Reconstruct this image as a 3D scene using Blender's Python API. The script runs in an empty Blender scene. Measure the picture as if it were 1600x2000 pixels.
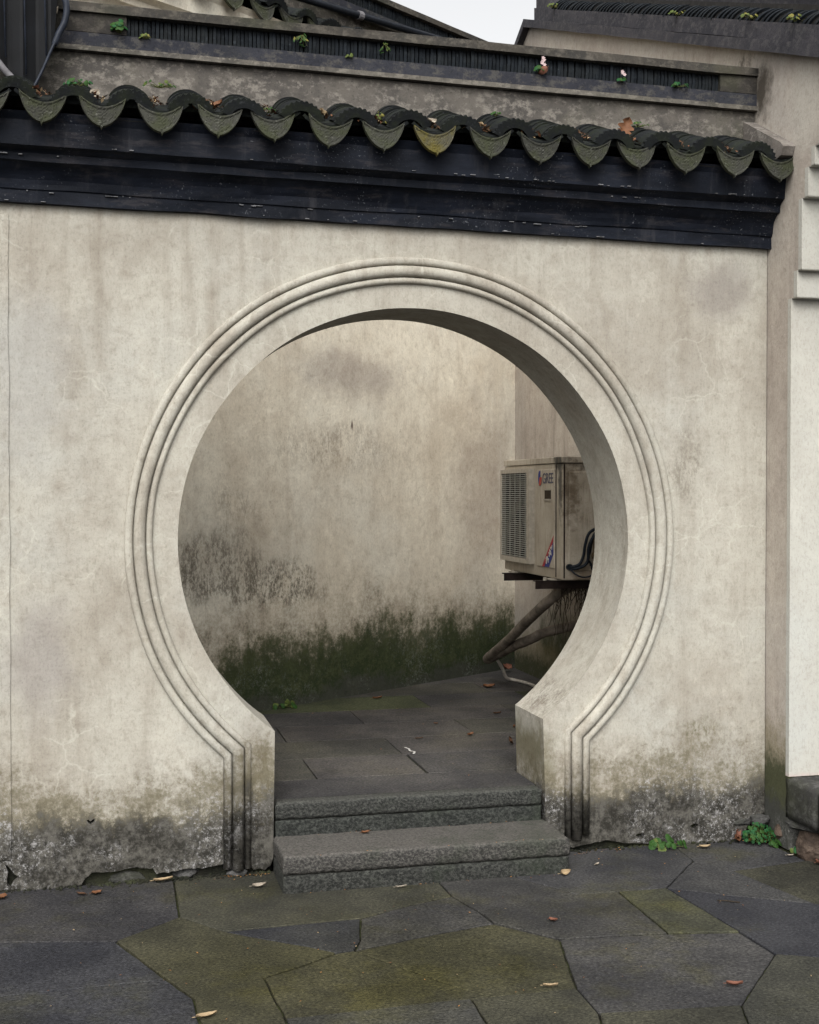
import bpy, bmesh, math, random
from mathutils import Vector, Matrix, noise as mnoise
R = math.radians
sc = bpy.context.scene
COL = sc.collection
random.seed(7)

# ------------------------------------------------------------------ camera, sky, sun, exposure
cam_d = bpy.data.cameras.new('camera'); cam = bpy.data.objects.new('camera', cam_d); COL.objects.link(cam)
cam_d.sensor_fit = 'HORIZONTAL'; cam_d.sensor_width = 36.0; cam_d.lens = 36.0 * 2490.18 / 1600
cam_d.clip_start = 0.05; cam_d.clip_end = 500
cam.location = (-1.2175, -5.0, 1.5107)
cam.rotation_euler = (R(90) - 0.016966, 0.0, -0.23656)
sc.camera = cam

SUN_EL, SUN_AZ = R(47), R(200)          # soft light from behind and to the left of the viewer
wd = bpy.data.worlds.new('World'); sc.world = wd; wd.use_nodes = True
wt = wd.node_tree; wt.nodes.clear()
w_out = wt.nodes.new('ShaderNodeOutputWorld'); w_bg = wt.nodes.new('ShaderNodeBackground')
w_sky = wt.nodes.new('ShaderNodeTexSky'); w_hs = wt.nodes.new('ShaderNodeHueSaturation')
w_sky.sky_type = 'NISHITA'; w_sky.sun_disc = False
w_sky.sun_elevation = SUN_EL; w_sky.sun_rotation = SUN_AZ
w_sky.air_density = 1.0; w_sky.dust_density = 6.0; w_sky.ozone_density = 1.0
w_hs.inputs['Saturation'].default_value = 0.06        # overcast: the cloud layer is nearly colourless
wt.links.new(w_sky.outputs[0], w_hs.inputs['Color']); wt.links.new(w_hs.outputs[0], w_bg.inputs['Color'])
w_bg.inputs['Strength'].default_value = 0.15
wt.links.new(w_bg.outputs[0], w_out.inputs[0])
sun_d = bpy.data.lights.new('sun', 'SUN'); sun = bpy.data.objects.new('sun', sun_d); COL.objects.link(sun)
sun_d.energy = 0.5; sun_d.angle = R(60); sun_d.color = (1.0, 0.97, 0.92)
sdir = Vector((math.sin(SUN_AZ) * math.cos(SUN_EL), math.cos(SUN_AZ) * math.cos(SUN_EL), math.sin(SUN_EL)))
sun.rotation_euler = sdir.to_track_quat('Z', 'Y').to_euler()
sun.location = (-3, -8, 9)
vs = sc.view_settings
vs.view_transform = 'Standard'; vs.look = 'None'; vs.exposure = 0.94; vs.gamma = 1.0; vs.use_curve_mapping = False

# ------------------------------------------------------------------ node helper
class NB:
    def __init__(s, name):
        s.m = bpy.data.materials.new(name); s.m.use_nodes = True
        s.t = s.m.node_tree; s.b = s.t.nodes['Principled BSDF']
        s.b.inputs['Specular IOR Level'].default_value = 0.12; s.cache = {}
        s.pos = s.n('ShaderNodeNewGeometry').outputs['Position']
    def n(s, typ, **kw):
        nd = s.t.nodes.new(typ)
        for k, v in kw.items(): setattr(nd, k, v)
        return nd
    def put(s, sock, v):
        if v is None: return
        if hasattr(v, 'is_output'): s.t.links.new(v, sock)
        elif isinstance(v, (tuple, list)) and len(v) == 3 and sock.type == 'RGBA': sock.default_value = (*v, 1)
        else: sock.default_value = v
    def noise(s, scale, detail=4, rough=.55, vec=None, dist=0.0, col=False):
        nd = s.n('ShaderNodeTexNoise')
        s.put(nd.inputs['Vector'], vec if vec is not None else s.pos)
        nd.inputs['Scale'].default_value = scale; nd.inputs['Detail'].default_value = detail
        nd.inputs['Roughness'].default_value = rough; nd.inputs['Distortion'].default_value = dist
        return nd.outputs['Color' if col else 'Fac']
    def voro(s, scale, feature='F1', vec=None, rnd=1.0):
        nd = s.n('ShaderNodeTexVoronoi', feature=feature)
        s.put(nd.inputs['Vector'], vec if vec is not None else s.pos)
        nd.inputs['Scale'].default_value = scale; nd.inputs['Randomness'].default_value = rnd
        return nd.outputs['Distance']
    def map(s, scale=(1, 1, 1), loc=(0, 0, 0), rot=(0, 0, 0), vec=None):
        nd = s.n('ShaderNodeMapping'); s.put(nd.inputs['Vector'], vec if vec is not None else s.pos)
        nd.inputs['Scale'].default_value = scale; nd.inputs['Location'].default_value = loc; nd.inputs['Rotation'].default_value = rot
        return nd.outputs[0]
    def math(s, op, a, b=None, c=None, clamp=False):
        nd = s.n('ShaderNodeMath', operation=op); nd.use_clamp = clamp
        s.put(nd.inputs[0], a); s.put(nd.inputs[1], b)
        if c is not None: s.put(nd.inputs[2], c)
        return nd.outputs[0]
    def step(s, v, a, b, lo=0.0, hi=1.0):          # smooth ramp of v from a to b
        nd = s.n('ShaderNodeMapRange', interpolation_type='SMOOTHSTEP')
        s.put(nd.inputs['Value'], v); nd.inputs['From Min'].default_value = a; nd.inputs['From Max'].default_value = b
        nd.inputs['To Min'].default_value = lo; nd.inputs['To Max'].default_value = hi
        return nd.outputs['Result']
    def mix(s, f, a, b, mode='MIX'):
        nd = s.n('ShaderNodeMix', data_type='RGBA', blend_type=mode)
        s.put(nd.inputs[0], f); s.put(nd.inputs[6], a); s.put(nd.inputs[7], b)
        return nd.outputs[2]
    def sep(s, v=None):
        nd = s.n('ShaderNodeSeparateXYZ'); s.put(nd.inputs[0], v if v is not None else s.pos); return nd.outputs
    def vadd(s, a, b, op='ADD'):
        nd = s.n('ShaderNodeVectorMath', operation=op); s.put(nd.inputs[0], a); s.put(nd.inputs[1], b); return nd.outputs
    def bump(s, h, strength=.5, dist=.01, prev=None):
        nd = s.n('ShaderNodeBump'); s.put(nd.inputs['Height'], h)
        nd.inputs['Strength'].default_value = strength; nd.inputs['Distance'].default_value = dist
        if prev is not None: s.t.links.new(prev, nd.inputs['Normal'])
        return nd.outputs[0]
    def done(s, col=None, rough=None, normal=None, metal=None):
        s.put(s.b.inputs['Base Color'], col); s.put(s.b.inputs['Roughness'], rough)
        s.put(s.b.inputs['Normal'], normal); s.put(s.b.inputs['Metallic'], metal)
        return s.m
    def stain(s, col, c, rad, colour, strength=1.0, lo=.2, hi=.9, nsc=4.0, amp=1.5, grain=None):
        """a blotch with a ragged outline about point c (world metres)"""
        d = s.vadd(s.pos, tuple(-v for v in c))[0]
        d = s.vadd(d, tuple(1.0 / v for v in rad), 'MULTIPLY')[0]
        ln = s.n('ShaderNodeVectorMath', operation='LENGTH'); s.put(ln.inputs[0], d)
        key = 4.0 if nsc < 4.5 else (9.0 if nsc < 15 else 26.0)
        if key not in s.cache: s.cache[key] = s.math('SUBTRACT', s.noise(key, 6, .68), .5)
        e = s.math('ADD', ln.outputs['Value'], s.math('MULTIPLY', s.cache[key], amp))
        m = s.step(e, hi, lo)
        if grain is not None:
            m = s.math('MULTIPLY', m, grain)
        return s.mix(s.math('MULTIPLY', m, strength), col, colour)

def plaster(name, c1, c2, c3, dirt=None, stains=(), crackle=.5, streak=.55, bump=1.0, speck=.5, salt=None, mott=1.0, runs=None):
    """old lime plaster. dirt = list of (z_full, z_none, ragged, colour, grain, strength)"""
    b = NB(name)
    big = b.noise(1.25, 5, .62)
    sv = b.map((7, 7, .8))
    stv = b.noise(1.0, 5, .65, vec=sv)
    fine = b.noise(75, 4, .7)
    mid = b.noise(9, 6, .65)
    col = b.mix(b.step(big, .42, .60), c1, c2)
    cool = tuple(v * k for v, k in zip(c1, (.97, 1.0, 1.04)))
    col = b.mix(b.math('MULTIPLY', b.step(b.noise(.9, 5, .6, vec=b.map(loc=(3.3, 1, 6))), .45, .62), .7), col, cool)
    blot = b.noise(3.4, 9, .72, vec=b.map((1, 1, .7), loc=(9, 2, 2)))
    col = b.mix(b.math('MULTIPLY', b.step(blot, .50, .70), .5), col, c3)
    col = b.mix(b.math('MULTIPLY', b.step(blot, .46, .33), .5), col, tuple(min(v * 1.15, .8) for v in c1))
    fm = b.noise(28, 8, .8, vec=b.map((1, 1, .6)))
    col = b.mix(b.math('MULTIPLY', b.step(fm, .48, .66), .42), col, c3)
    col = b.mix(b.math('MULTIPLY', b.step(stv, .50, .74), streak), col, c3)
    col = b.mix(b.math('MULTIPLY', b.step(mid, .52, .78), .45), col, c3)
    col = b.mix(b.math('MULTIPLY', b.step(b.noise(2.6, 6, .6, vec=b.map(loc=(5, 3, 9))), .55, .75), .35), col, (min(c1[0]*1.16, .8), min(c1[1]*1.16, .8), min(c1[2]*1.16, .8)))
    if crackle:
        wv = b.vadd(b.pos, b.vadd(b.noise(5, 4, .6, col=True), (.16, .16, .16), 'MULTIPLY')[0])[0]
        e = b.voro(6.5, 'DISTANCE_TO_EDGE', vec=wv)
        ln = b.step(e, .035, .004)
        msk = b.step(b.noise(2.0, 3), .44, .6)
        col = b.mix(b.math('MULTIPLY', b.math('MULTIPLY', ln, msk), crackle * .75), col, (min(c1[0]*1.22, .82), min(c1[1]*1.25, .82), min(c1[2]*1.25, .82)))
    if runs:                                          # water runs from the eave
        zr = b.sep()[2]; rn = b.noise(1.0, 6, .68, vec=b.map((17, 17, .55), loc=(2, 0, 5)))
        rm = b.math('MULTIPLY', b.step(zr, runs[0], runs[1]), b.step(rn, .50, .66))
        col = b.mix(b.math('MULTIPLY', rm, runs[2]), col, c3)
    sp = b.step(b.noise(95, 2, .5, vec=b.map(loc=(2, 7, 1))), .70, .76)
    col = b.mix(b.math('MULTIPLY', b.math('MULTIPLY', sp, speck), b.step(b.noise(3, 3), .45, .65)), col, (.09, .08, .07))
    sg = b.noise(1.0, 5, .7, vec=b.map((90, 90, 30)))
    col = b.mix(b.math('MULTIPLY', b.step(sg, .3, .75, -.5, .5), .16), col, (.1, .09, .08))
    grainS = b.step(b.math('ADD', b.math('MULTIPLY', b.noise(1.0, 9, .8, vec=b.map((70, 70, 38))), .6), b.math('MULTIPLY', b.noise(1.0, 8, .7, vec=b.map((14, 14, 6))), .4)), .44, .58)
    for st in stains:
        st = dict(st)
        if st.get('grain'): st['grain'] = grainS
        else: st.pop('grain', None)
        col = b.stain(col, **st)
    if dirt:
        z = b.sep()[2]
        rag = b.math('SUBTRACT', b.noise(1.7, 7, .64, vec=b.map((1, 1, .9), loc=(1, 2, 3))), .5)
        rag2 = b.math('SUBTRACT', b.noise(1.0, 7, .72, vec=b.map((10, 10, 3.0))), .5)
        gr = b.math('SUBTRACT', b.noise(48, 8, .8), .5)
        gr2 = b.math('SUBTRACT', b.noise(13, 9, .78, vec=b.map(loc=(4, 4, 4))), .5)
        for (z0, z1, ragged, colour, grain, stren) in dirt:
            zz = b.math('ADD', z, b.math('MULTIPLY', rag, ragged))
            zz = b.math('ADD', zz, b.math('MULTIPLY', rag2, ragged * .35))
            m = b.step(zz, z1, z0)
            m2 = b.math('ADD', m, b.math('MULTIPLY', b.math('ADD', gr, b.math('MULTIPLY', gr2, 1.3)), grain))
            m2 = b.step(m2, .25, .85)
            m = b.math('MULTIPLY', b.math('MULTIPLY', m2, b.step(m, .0, .3)), stren)
            if isinstance(colour[0], tuple): colour = b.mix(b.step(b.math('ADD', b.math('MULTIPLY', gr2, 1.4), gr), -.14, .2), *colour)
            col = b.mix(m, col, colour)
        if salt:                                      # white salt bloom: pin-head specks on the damp cement
            (z0, z1, colour, amt) = salt
            zz = b.math('ADD', z, b.math('MULTIPLY', rag, .35))
            pm = b.math('MULTIPLY', b.step(zz, z1, z0), b.step(b.noise(3.2, 5, .6, vec=b.map(loc=(6, 6, 1))), .44, .60))
            sn = b.math('MAXIMUM', b.step(b.noise(60, 8, .85), .52, .62), b.step(b.noise(22, 10, .85, vec=b.map(loc=(3, 8, 1))), .53, .63))
            col = b.mix(b.math('MULTIPLY', b.math('MULTIPLY', pm, sn), amt), col, colour)
    gA = b.noise(130, 3, .75, vec=b.map((1, 1, .55), loc=(1, 1, 1))); gB = b.noise(19, 7, .78, vec=b.map(loc=(7, 0, 2)))
    col = b.mix(b.step(gA, .36, .50), b.mix(1.0, col, (.86, .855, .85), 'MULTIPLY'), col)
    col = b.mix(b.math('MULTIPLY', b.step(gB, .50, .70), .55 * mott), col, b.mix(1.0, col, (.70, .685, .66), 'MULTIPLY'))
    col = b.mix(b.math('MULTIPLY', b.step(gB, .47, .30), .6 * mott), col, b.mix(1.0, col, (1.22, 1.22, 1.21), 'MULTIPLY'))
    h1 = b.bump(b.math('ADD', b.math('MULTIPLY', mid, .6), b.math('MULTIPLY', big, 1.2)), .5 * bump, .012)
    h2 = b.bump(b.math('ADD', fine, b.noise(24, 5, .6)), .35 * bump, .004, h1)
    return b.done(col, .92, h2)

# ------------------------------------------------------------------ materials
MAT = {}
C1, C2, C3 = (.360, .341, .290), (.296, .272, .227), (.205, .177, .14)
OLIVE, BROWN, BLACKG = (.105, .092, .055), (.15, .125, .09), (.026, .0255, .023)
MOSS = (.035, .05, .016)
GREYL = (.30, .29, .275)
MAT['gate'] = plaster('gate_plaster', C1, C2, C3,
    dirt=[(.10, .80, .6, BROWN, 1.2, .55), (.14, .60, .7, OLIVE, 1.6, .75), (.16, .40, .48, ((.014, .0135, .012), (.085, .080, .070)), 1.3, .95)], salt=(.27, .42, (.34, .33, .325), .92), runs=(1.6, 2.6, .32),
    stains=[dict(c=(1.20, 0, 1.60), rad=(.13, .3, .26), colour=(.16, .14, .11), strength=.75, grain=True, nsc=7),
            dict(c=(1.36, 0, 2.36), rad=(.22, .3, .20), colour=(.195, .172, .152), strength=.65, nsc=3),
            dict(c=(1.28, 0, .46), rad=(.16, .3, .13), colour=(.10, .09, .05), strength=.85, grain=True, nsc=6),
            dict(c=(-.62, 0, .40), rad=(.16, .3, .22), colour=(.10, .085, .06), strength=.8, grain=True, nsc=6),
            dict(c=(.60, .2, .68), rad=(.16, .5, .22), colour=(.13, .105, .08), strength=.85, grain=True, nsc=8),
            dict(c=(.57, .2, .40), rad=(.10, .5, .18), colour=(.13, .12, .075), strength=.9, nsc=8),
            dict(c=(-1.50, 0, 1.95), rad=(.25, .3, .5), colour=(.275, .268, .25), strength=.5, nsc=2),
            dict(c=(-1.45, 0, .85), rad=(.2, .3, .35), colour=(.215, .195, .18), strength=.6, nsc=4)])
MAT['back'] = plaster('lobby_plaster', (.665, .615, .505), (.575, .515, .412), (.40, .34, .265),
    dirt=[(.50, 1.25, .7, (.23, .19, .135), 1.0, .6), (.46, .98, .8, (.085, .082, .045), 1.2, .8), (.38, .88, .9, ((.012, .024, .007), (.045, .055, .022)), 1.2, .9), (.25, .46, .35, (.045, .045, .04), 1.5, .7)], salt=(.45, .75, (.20, .20, .185), .5),
    stains=[dict(c=(-.62, 1.95, 1.08), rad=(.46, .6, .25), colour=(.085, .075, .058), strength=.95, grain=True, nsc=5, amp=1.5, lo=.35, hi=1.05),
            dict(c=(-.25, 2.2, .97), rad=(.40, .6, .20), colour=(.085, .075, .054), strength=.95, grain=True, nsc=5, amp=1.5, lo=.35, hi=1.05),
            dict(c=(-.55, 2.0, 1.15), rad=(.50, .7, .30), colour=(.24, .21, .165), strength=.40, nsc=9, amp=1.8, lo=.2, hi=1.1),
            dict(c=(-.5, 2.0, 1.40), rad=(.22, .5, .25), colour=(.20, .175, .14), strength=.5, grain=True, nsc=5, amp=1.9),
            dict(c=(.2, 2.5, 1.75), rad=(.9, .9, .22), colour=(.25, .21, .165), strength=.6, grain=True, nsc=3),
            dict(c=(.25, 2.5, 2.2), rad=(.7, .9, .25), colour=(.27, .23, .20), strength=.6, nsc=2.2),
            dict(c=(1.3, 3.3, 1.5), rad=(.5, .6, .9), colour=(.26, .205, .165), strength=.5, nsc=2.0),
            dict(c=(.245, 2.54, 1.90), rad=(.013, .1, .045), colour=(.09, .06, .05), strength=.9, nsc=30, amp=.9),
            dict(c=(-.35, 2.1, .36), rad=(.22, .4, .07), colour=(.32, .31, .32), strength=.85, grain=True, nsc=6)],
    crackle=.15, streak=.35)
MAT['flank'] = plaster('gable_plaster', (.41, .365, .31), (.345, .30, .255), (.25, .212, .18),
    dirt=[(.30, .75, .35, (.16, .135, .075), .8, .7), (.24, .55, .25, (.04, .046, .022), .9, .9), (.10, .3, .15, (.05, .05, .046), 1.2, .9)], salt=(.2, .36, (.3, .29, .28), .5),
    stains=[dict(c=(1.578, .06, 3.25), rad=(.4, .13, .22), colour=(.055, .046, .036), strength=.95, nsc=6, amp=1.6),
            dict(c=(1.578, .2, 3.42), rad=(.4, .22, .07), colour=(.07, .06, .05), strength=.8, grain=True, nsc=6),
            dict(c=(1.578, -.3, 3.1), rad=(.3, .2, .3), colour=(.47, .44, .38), strength=.6, nsc=2),
            dict(c=(1.578, 2.2, .55), rad=(.4, 1.5, .32), colour=(.03, .04, .016), strength=.95, nsc=4)],
    crackle=.2, streak=.75)
MAT['white'] = plaster('white_paint', (.405, .395, .350), (.385, .370, .325), (.34, .32, .28),
    dirt=[(.29, .36, .06, (.42, .34, .31), .8, .8)], crackle=.1, streak=.3, bump=.6, speck=.15, mott=.25)
MAT['strip'] = plaster('pale_plaster', (.62, .60, .54), (.56, .53, .47), (.48, .44, .38),
    dirt=[(.10, .80, .6, BROWN, 1.2, .55), (.16, .40, .30, BLACKG, 1.3, .88)], crackle=.2)

def simple(name, col, rough=.8, var=.25, scale=30, bump=.3, bscale=60, metal=0):
    b = NB(name)
    c = b.mix(b.step(b.noise(scale, 5, .6), .3, .75), tuple(v * (1 - var) for v in col), tuple(min(1, v * (1 + var)) for v in col))
    return b.done(c, rough, b.bump(b.noise(bscale, 4), bump, .004), metal)

def m_cornice():
    b = NB('black_limewash')
    c = b.mix(b.step(b.noise(3, 6, .65, vec=b.map((1, 1, 3))), .4, .68), (.0030, .0044, .0080), (.0090, .0115, .0185))
    c = b.mix(b.math('MULTIPLY', b.step(b.noise(6, 7, .7, vec=b.map((.7, 1, 3), loc=(3, 1, 2))), .56, .75), .6), c, (.030, .027, .030))
    sp = b.step(b.noise(120, 3, .6), .63, .70)
    c = b.mix(b.math('MULTIPLY', sp, b.step(b.noise(4, 3, vec=b.map(loc=(9, 9, 9))), .42, .66)), c, (.11, .115, .125))
    sc_ = b.step(b.noise(1.0, 3, .6, vec=b.map((11, 11, 130), rot=(0, R(4), 0))), .72, .76)
    c = b.mix(b.math('MULTIPLY', sc_, b.step(b.noise(5, 3, vec=b.map(loc=(1, 5, 2))), .48, .58)), c, (.25, .26, .27))
    run = b.noise(1.0, 6, .7, vec=b.map((16, 16, 2)))
    c = b.mix(b.math('MULTIPLY', b.step(run, .52, .72), .7), c, (.028, .028, .032))
    c = b.mix(b.math('MULTIPLY', b.step(b.noise(9, 8, .75, vec=b.map((.5, 1, 2.2), loc=(4, 2, 8))), .55, .66), .55), c, (.034, .031, .033))
    return b.done(c, .62, b.bump(b.noise(26, 7, .65), .45, .006))
MAT['cornice'] = m_cornice()

def m_oldgrey(name, c1, c2, c3, moss=.3):
    b = NB(name)
    c = b.mix(b.step(b.noise(5, 8, .7), .38, .62), c1, c2)
    c = b.mix(b.step(b.noise(22, 8, .75, vec=b.map((1, 1, 1.4), loc=(3, 3, 3))), .48, .62), c, c3)
    c = b.mix(b.math('MULTIPLY', b.step(b.noise(2.2, 6, .6, vec=b.map(loc=(8, 1, 4))), .5, .68), moss), c, (.05, .055, .025))
    c = b.mix(b.math('MULTIPLY', b.step(b.noise(90, 4, .7), .56, .66), .5), c, tuple(v * .35 for v in c1))
    return b.done(c, .93, b.bump(b.noise(45, 7, .7), .6, .006))
MAT['band'] = m_oldgrey('weathered_band', (.100, .090, .078), (.060, .055, .050), (.165, .15, .13), .4)
MAT['cap'] = m_oldgrey('weathered_cap', (.060, .053, .044), (.036, .034, .031), (.088, .079, .066), .35)
MAT['endblock'] = m_oldgrey('weathered_end_block', (.038, .034, .030), (.026, .024, .022), (.058, .052, .044), .3)
MAT['ledge'] = m_oldgrey('weathered_ledge', (.031, .032, .039), (.023, .024, .030), (.062, .059, .056), .1)
MAT['lip'] = m_oldgrey('weathered_lip', (.115, .104, .088), (.066, .061, .055), (.165, .15, .127), .3)
MAT['rakeplaster'] = m_oldgrey('gable_coping', (.052, .049, .054), (.037, .036, .041), (.072, .068, .070), .05)
MAT['mortar'] = m_oldgrey('verge_mortar', (.17, .15, .132), (.11, .098, .088), (.22, .20, .178), .1)

def m_tile(name, base, moss_col, moss, lo=.42):
    b = NB(name)
    oi = b.n('ShaderNodeObjectInfo')
    c = b.mix(oi.outputs['Random'], tuple(v * .72 for v in base), tuple(v * 1.3 for v in base))
    off = b.vadd(b.pos, b.n('ShaderNodeCombineXYZ').outputs[0])[0]
    c = b.mix(b.math('MULTIPLY', b.step(b.noise(11, 7, .7, vec=off), lo, lo + .22), moss), c, moss_col)
    c = b.mix(b.math('MULTIPLY', b.step(b.noise(70, 4, .7), .58, .70), .6), c, tuple(v * 3 + .02 for v in base))
    return b.done(c, .85, b.bump(b.noise(55, 6, .7), .55, .005))
MAT['tile'] = m_tile('roof_tile', (.0085, .0096, .0102), (.019, .023, .012), .5)
MAT['drip'] = m_tile('mossy_drip_tile', (.034, .034, .028), (.033, .037, .018), .75, .40)
MAT['dripmoss'] = m_tile('very_mossy_drip_tile', (.045, .042, .028), (.075, .062, .014), .9, .40)
MAT['rtile'] = m_tile('ridge_tile', (.010, .0125, .0155), (.023, .025, .024), .4)
MAT['flake'] = simple('bare_plaster_fleck', (.16, .16, .165), .9)
MAT['bed'] = simple('roof_bed', (.030, .028, .026))

def m_slab(name, moss_amt):
    b = NB(name)
    oi = b.n('ShaderNodeObjectInfo')
    base = oi.outputs['Color']
    n1 = b.noise(2.3, 7, .65); n2 = b.noise(42, 6, .75)
    pit = b.noise(1.0, 5, .72, vec=b.map((95, 120, 100)))
    c = b.mix(b.step(n1, .38, .64), b.mix(1.0, base, (.66, .66, .69), 'MULTIPLY'), b.mix(1.0, base, (1.18, 1.16, 1.12), 'MULTIPLY'))
    c = b.mix(b.step(pit, .50, .66), c, b.mix(1.0, c, (1.85, 1.83, 1.8), 'MULTIPLY'))
    c = b.mix(b.step(pit, .49, .36), c, b.mix(1.0, c, (.45, .45, .46), 'MULTIPLY'))
    c = b.mix(b.math('MULTIPLY', b.step(n2, .54, .68), .5), c, b.mix(1.0, c, (1.6, 1.58, 1.5), 'MULTIPLY'))
    mo = b.math('MULTIPLY', b.step(b.noise(1.9, 8, .68, vec=b.map(loc=(7, 2, 0))), .50, .66), moss_amt)
    c = b.mix(mo, c, b.mix(1.0, c, (1.10, 1.07, .66), 'MULTIPLY'))
    c = b.mix(b.math('MULTIPLY', b.step(b.noise(6, 6, .7, vec=b.map(loc=(2, 9, 0))), .56, .72), .5), c, b.mix(1.0, c, (.55, .55, .55), 'MULTIPLY'))
    sy = b.sep()[1]; zone = b.stain((0, 0, 0), (-.42, -1.05, 0), (.75, .62, 1), (1, 1, 1), 1.0, lo=.3, hi=1.1, nsc=4, amp=1.3)
    c = b.mix(b.math('MULTIPLY', zone, moss_amt), c, b.mix(1.0, c, (1.05, 1.03, .78), 'MULTIPLY'))
    return b.done(c, .72, b.bump(b.math('ADD', pit, b.math('MULTIPLY', n2, .7)), .7, .005))
MAT['slab'] = m_slab('paving_stone', .7)
MAT['floor'] = m_slab('passage_stone', .22)

def m_chisel():
    b = NB('chiselled_stone')
    oi = b.n('ShaderNodeObjectInfo'); base = oi.outputs['Color']
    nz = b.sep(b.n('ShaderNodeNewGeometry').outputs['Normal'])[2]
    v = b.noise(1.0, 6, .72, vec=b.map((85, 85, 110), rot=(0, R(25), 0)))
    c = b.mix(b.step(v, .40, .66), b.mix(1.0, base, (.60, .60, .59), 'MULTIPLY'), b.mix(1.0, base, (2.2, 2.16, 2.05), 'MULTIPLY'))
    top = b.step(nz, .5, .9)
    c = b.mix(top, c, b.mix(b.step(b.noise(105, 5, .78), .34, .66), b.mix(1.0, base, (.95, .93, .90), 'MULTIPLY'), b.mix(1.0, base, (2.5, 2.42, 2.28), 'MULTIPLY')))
    c = b.mix(b.math('MULTIPLY', b.step(b.noise(3.2, 7, .65), .5, .68), .45), c, (.034, .042, .028))
    bs = b.bump(v, .9, .010)
    bs2 = b.bump(b.noise(110, 4, .7), .4, .003, bs)
    return b.done(c, .8, bs2)
MAT['chisel'] = m_chisel()

def m_ground():
    b = NB('joint_soil')
    e = b.voro(1.35, 'DISTANCE_TO_EDGE', vec=b.vadd(b.pos, (11, 3, 0))[0])
    st = b.mix(b.noise(40, 6, .7), (.045, .045, .05), (.085, .083, .085))
    c = b.mix(b.step(e, .006, .02), b.mix(b.noise(9, 5), (.012, .012, .008), (.03, .034, .012)), st)
    return b.done(c, .9, b.bump(b.math('ADD', b.step(e, 0, .02), b.noise(60, 5)), .4, .01))
MAT['ground'] = m_ground()
def m_soil():
    b = NB('damp_soil')
    c = b.mix(b.step(b.noise(14, 6, .7), .38, .62), (.010, .009, .007), (.030, .034, .012))
    return b.done(c, .95, b.bump(b.noise(40, 6, .7), .6, .01))
MAT['soil'] = m_soil()
MAT['foot'] = m_oldgrey('footing_rubble', (.018, .017, .013), (.010, .011, .008), (.032, .034, .022), .7)
MAT['cement'] = m_oldgrey('grey_cement_stone', (.042, .041, .039), (.025, .025, .024), (.075, .073, .070), .4)
MAT['brownstone'] = m_oldgrey('brown_rubble', (.07, .05, .038), (.045, .034, .028), (.10, .075, .058), .25)
def m_ac():
    b = NB('aged_cream_enamel')
    n = b.noise(6, 7, .68); g = b.noise(120, 4, .7)
    c = b.mix(b.step(n, .35, .7), (.42, .372, .30), (.32, .278, .215))
    c = b.mix(b.math('MULTIPLY', b.step(g, .58, .70), .55), c, (.10, .075, .05))
    # soot run down the near corner, rust at the lid
    c = b.stain(c, (1.15, 1.42, 1.665), (.12, .11, .08), (.015, .015, .015), .97, nsc=18, amp=1.0)
    c = b.stain(c, (1.15, 1.40, 1.54), (.09, .05, .26), (.03, .033, .032), .9, nsc=30, amp=1.3)
    c = b.stain(c, (1.2, 1.37, 1.5), (.09, .05, .28), (.11, .08, .05), .85, nsc=40, amp=1.6)
    c = b.stain(c, (1.3, 1.36, 1.64), (.13, .05, .04), (.03, .025, .02), .8, nsc=20, amp=1.6)
    c = b.stain(c, (1.30, 1.36, 1.05), (.15, .05, .10), (.12, .09, .06), .7, nsc=20, amp=1.4)
    rr = b.noise(1.0, 6, .72, vec=b.map((60, 60, 5)))
    c = b.mix(b.math('MULTIPLY', b.step(rr, .48, .68), .55), c, (.15, .115, .078))
    z = b.sep()[2]
    c = b.mix(b.math('MULTIPLY', b.step(z, 1.15, 1.03), .35), c, (.17, .13, .09))
    return b.done(c, .5, b.bump(n, .15, .004))
MAT['ac'] = m_ac()
MAT['acrim'] = simple('aged_rim', (.33, .295, .24), .5, .15, 40, .1)
MAT['slat'] = simple('grille_slat', (.36, .36, .32), .45, .15, 80, .05)
MAT['acshade'] = simple('grille_hollow_shade', (.006, .005, .004), .8)
MAT['coil'] = simple('fan_blade_and_recess_shade', (.03, .02, .012), .6)
MAT['blue'] = simple('print_blue', (.018, .03, .17), .45, .15, 60, .02)
MAT['red'] = simple('print_red', (.30, .022, .03), .45, .15, 60, .02)
MAT['logored'] = simple('logo_red', (.33, .05, .03), .45, .15, 60, .02)
MAT['navy'] = simple('lettering_navy', (.085, .082, .11), .5, .2, 60, .02)
MAT['inkwhite'] = simple('print_white', (.55, .52, .46), .5, .1, 60, .02)
MAT['steel'] = simple('rusty_dark_steel', (.018, .012, .010), .7, .4, 20)
MAT['cable'] = simple('black_cable', (.010, .013, .017), .42, .2, 60, .05)
MAT['valve'] = simple('grimy_brass_valve', (.11, .08, .045), .5, .35, 40)
MAT['lagging'] = simple('dirty_pipe_lagging', (.15, .125, .10), .85, .45, 14, .6, 35)
MAT['hose'] = simple('grey_beige_hose', (.34, .31, .27), .6, .25, 25, .2)
MAT['hopper'] = simple('black_sheet_metal', (.0022, .0026, .0036), .55, .5, 9, .2, 12)
MAT['rim'] = simple('black_rubber_rim', (.022, .026, .036), .32, .3, 30, .05)
MAT['rimgrey'] = simple('faded_grey_hose', (.13, .125, .13), .5, .25, 30, .05)
MAT['pipe'] = simple('glossy_black_pipe', (.012, .014, .018), .22, .2, 30, .03)
MAT['root'] = simple('dry_root', (.032, .025, .018), .9, .4, 60)

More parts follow.
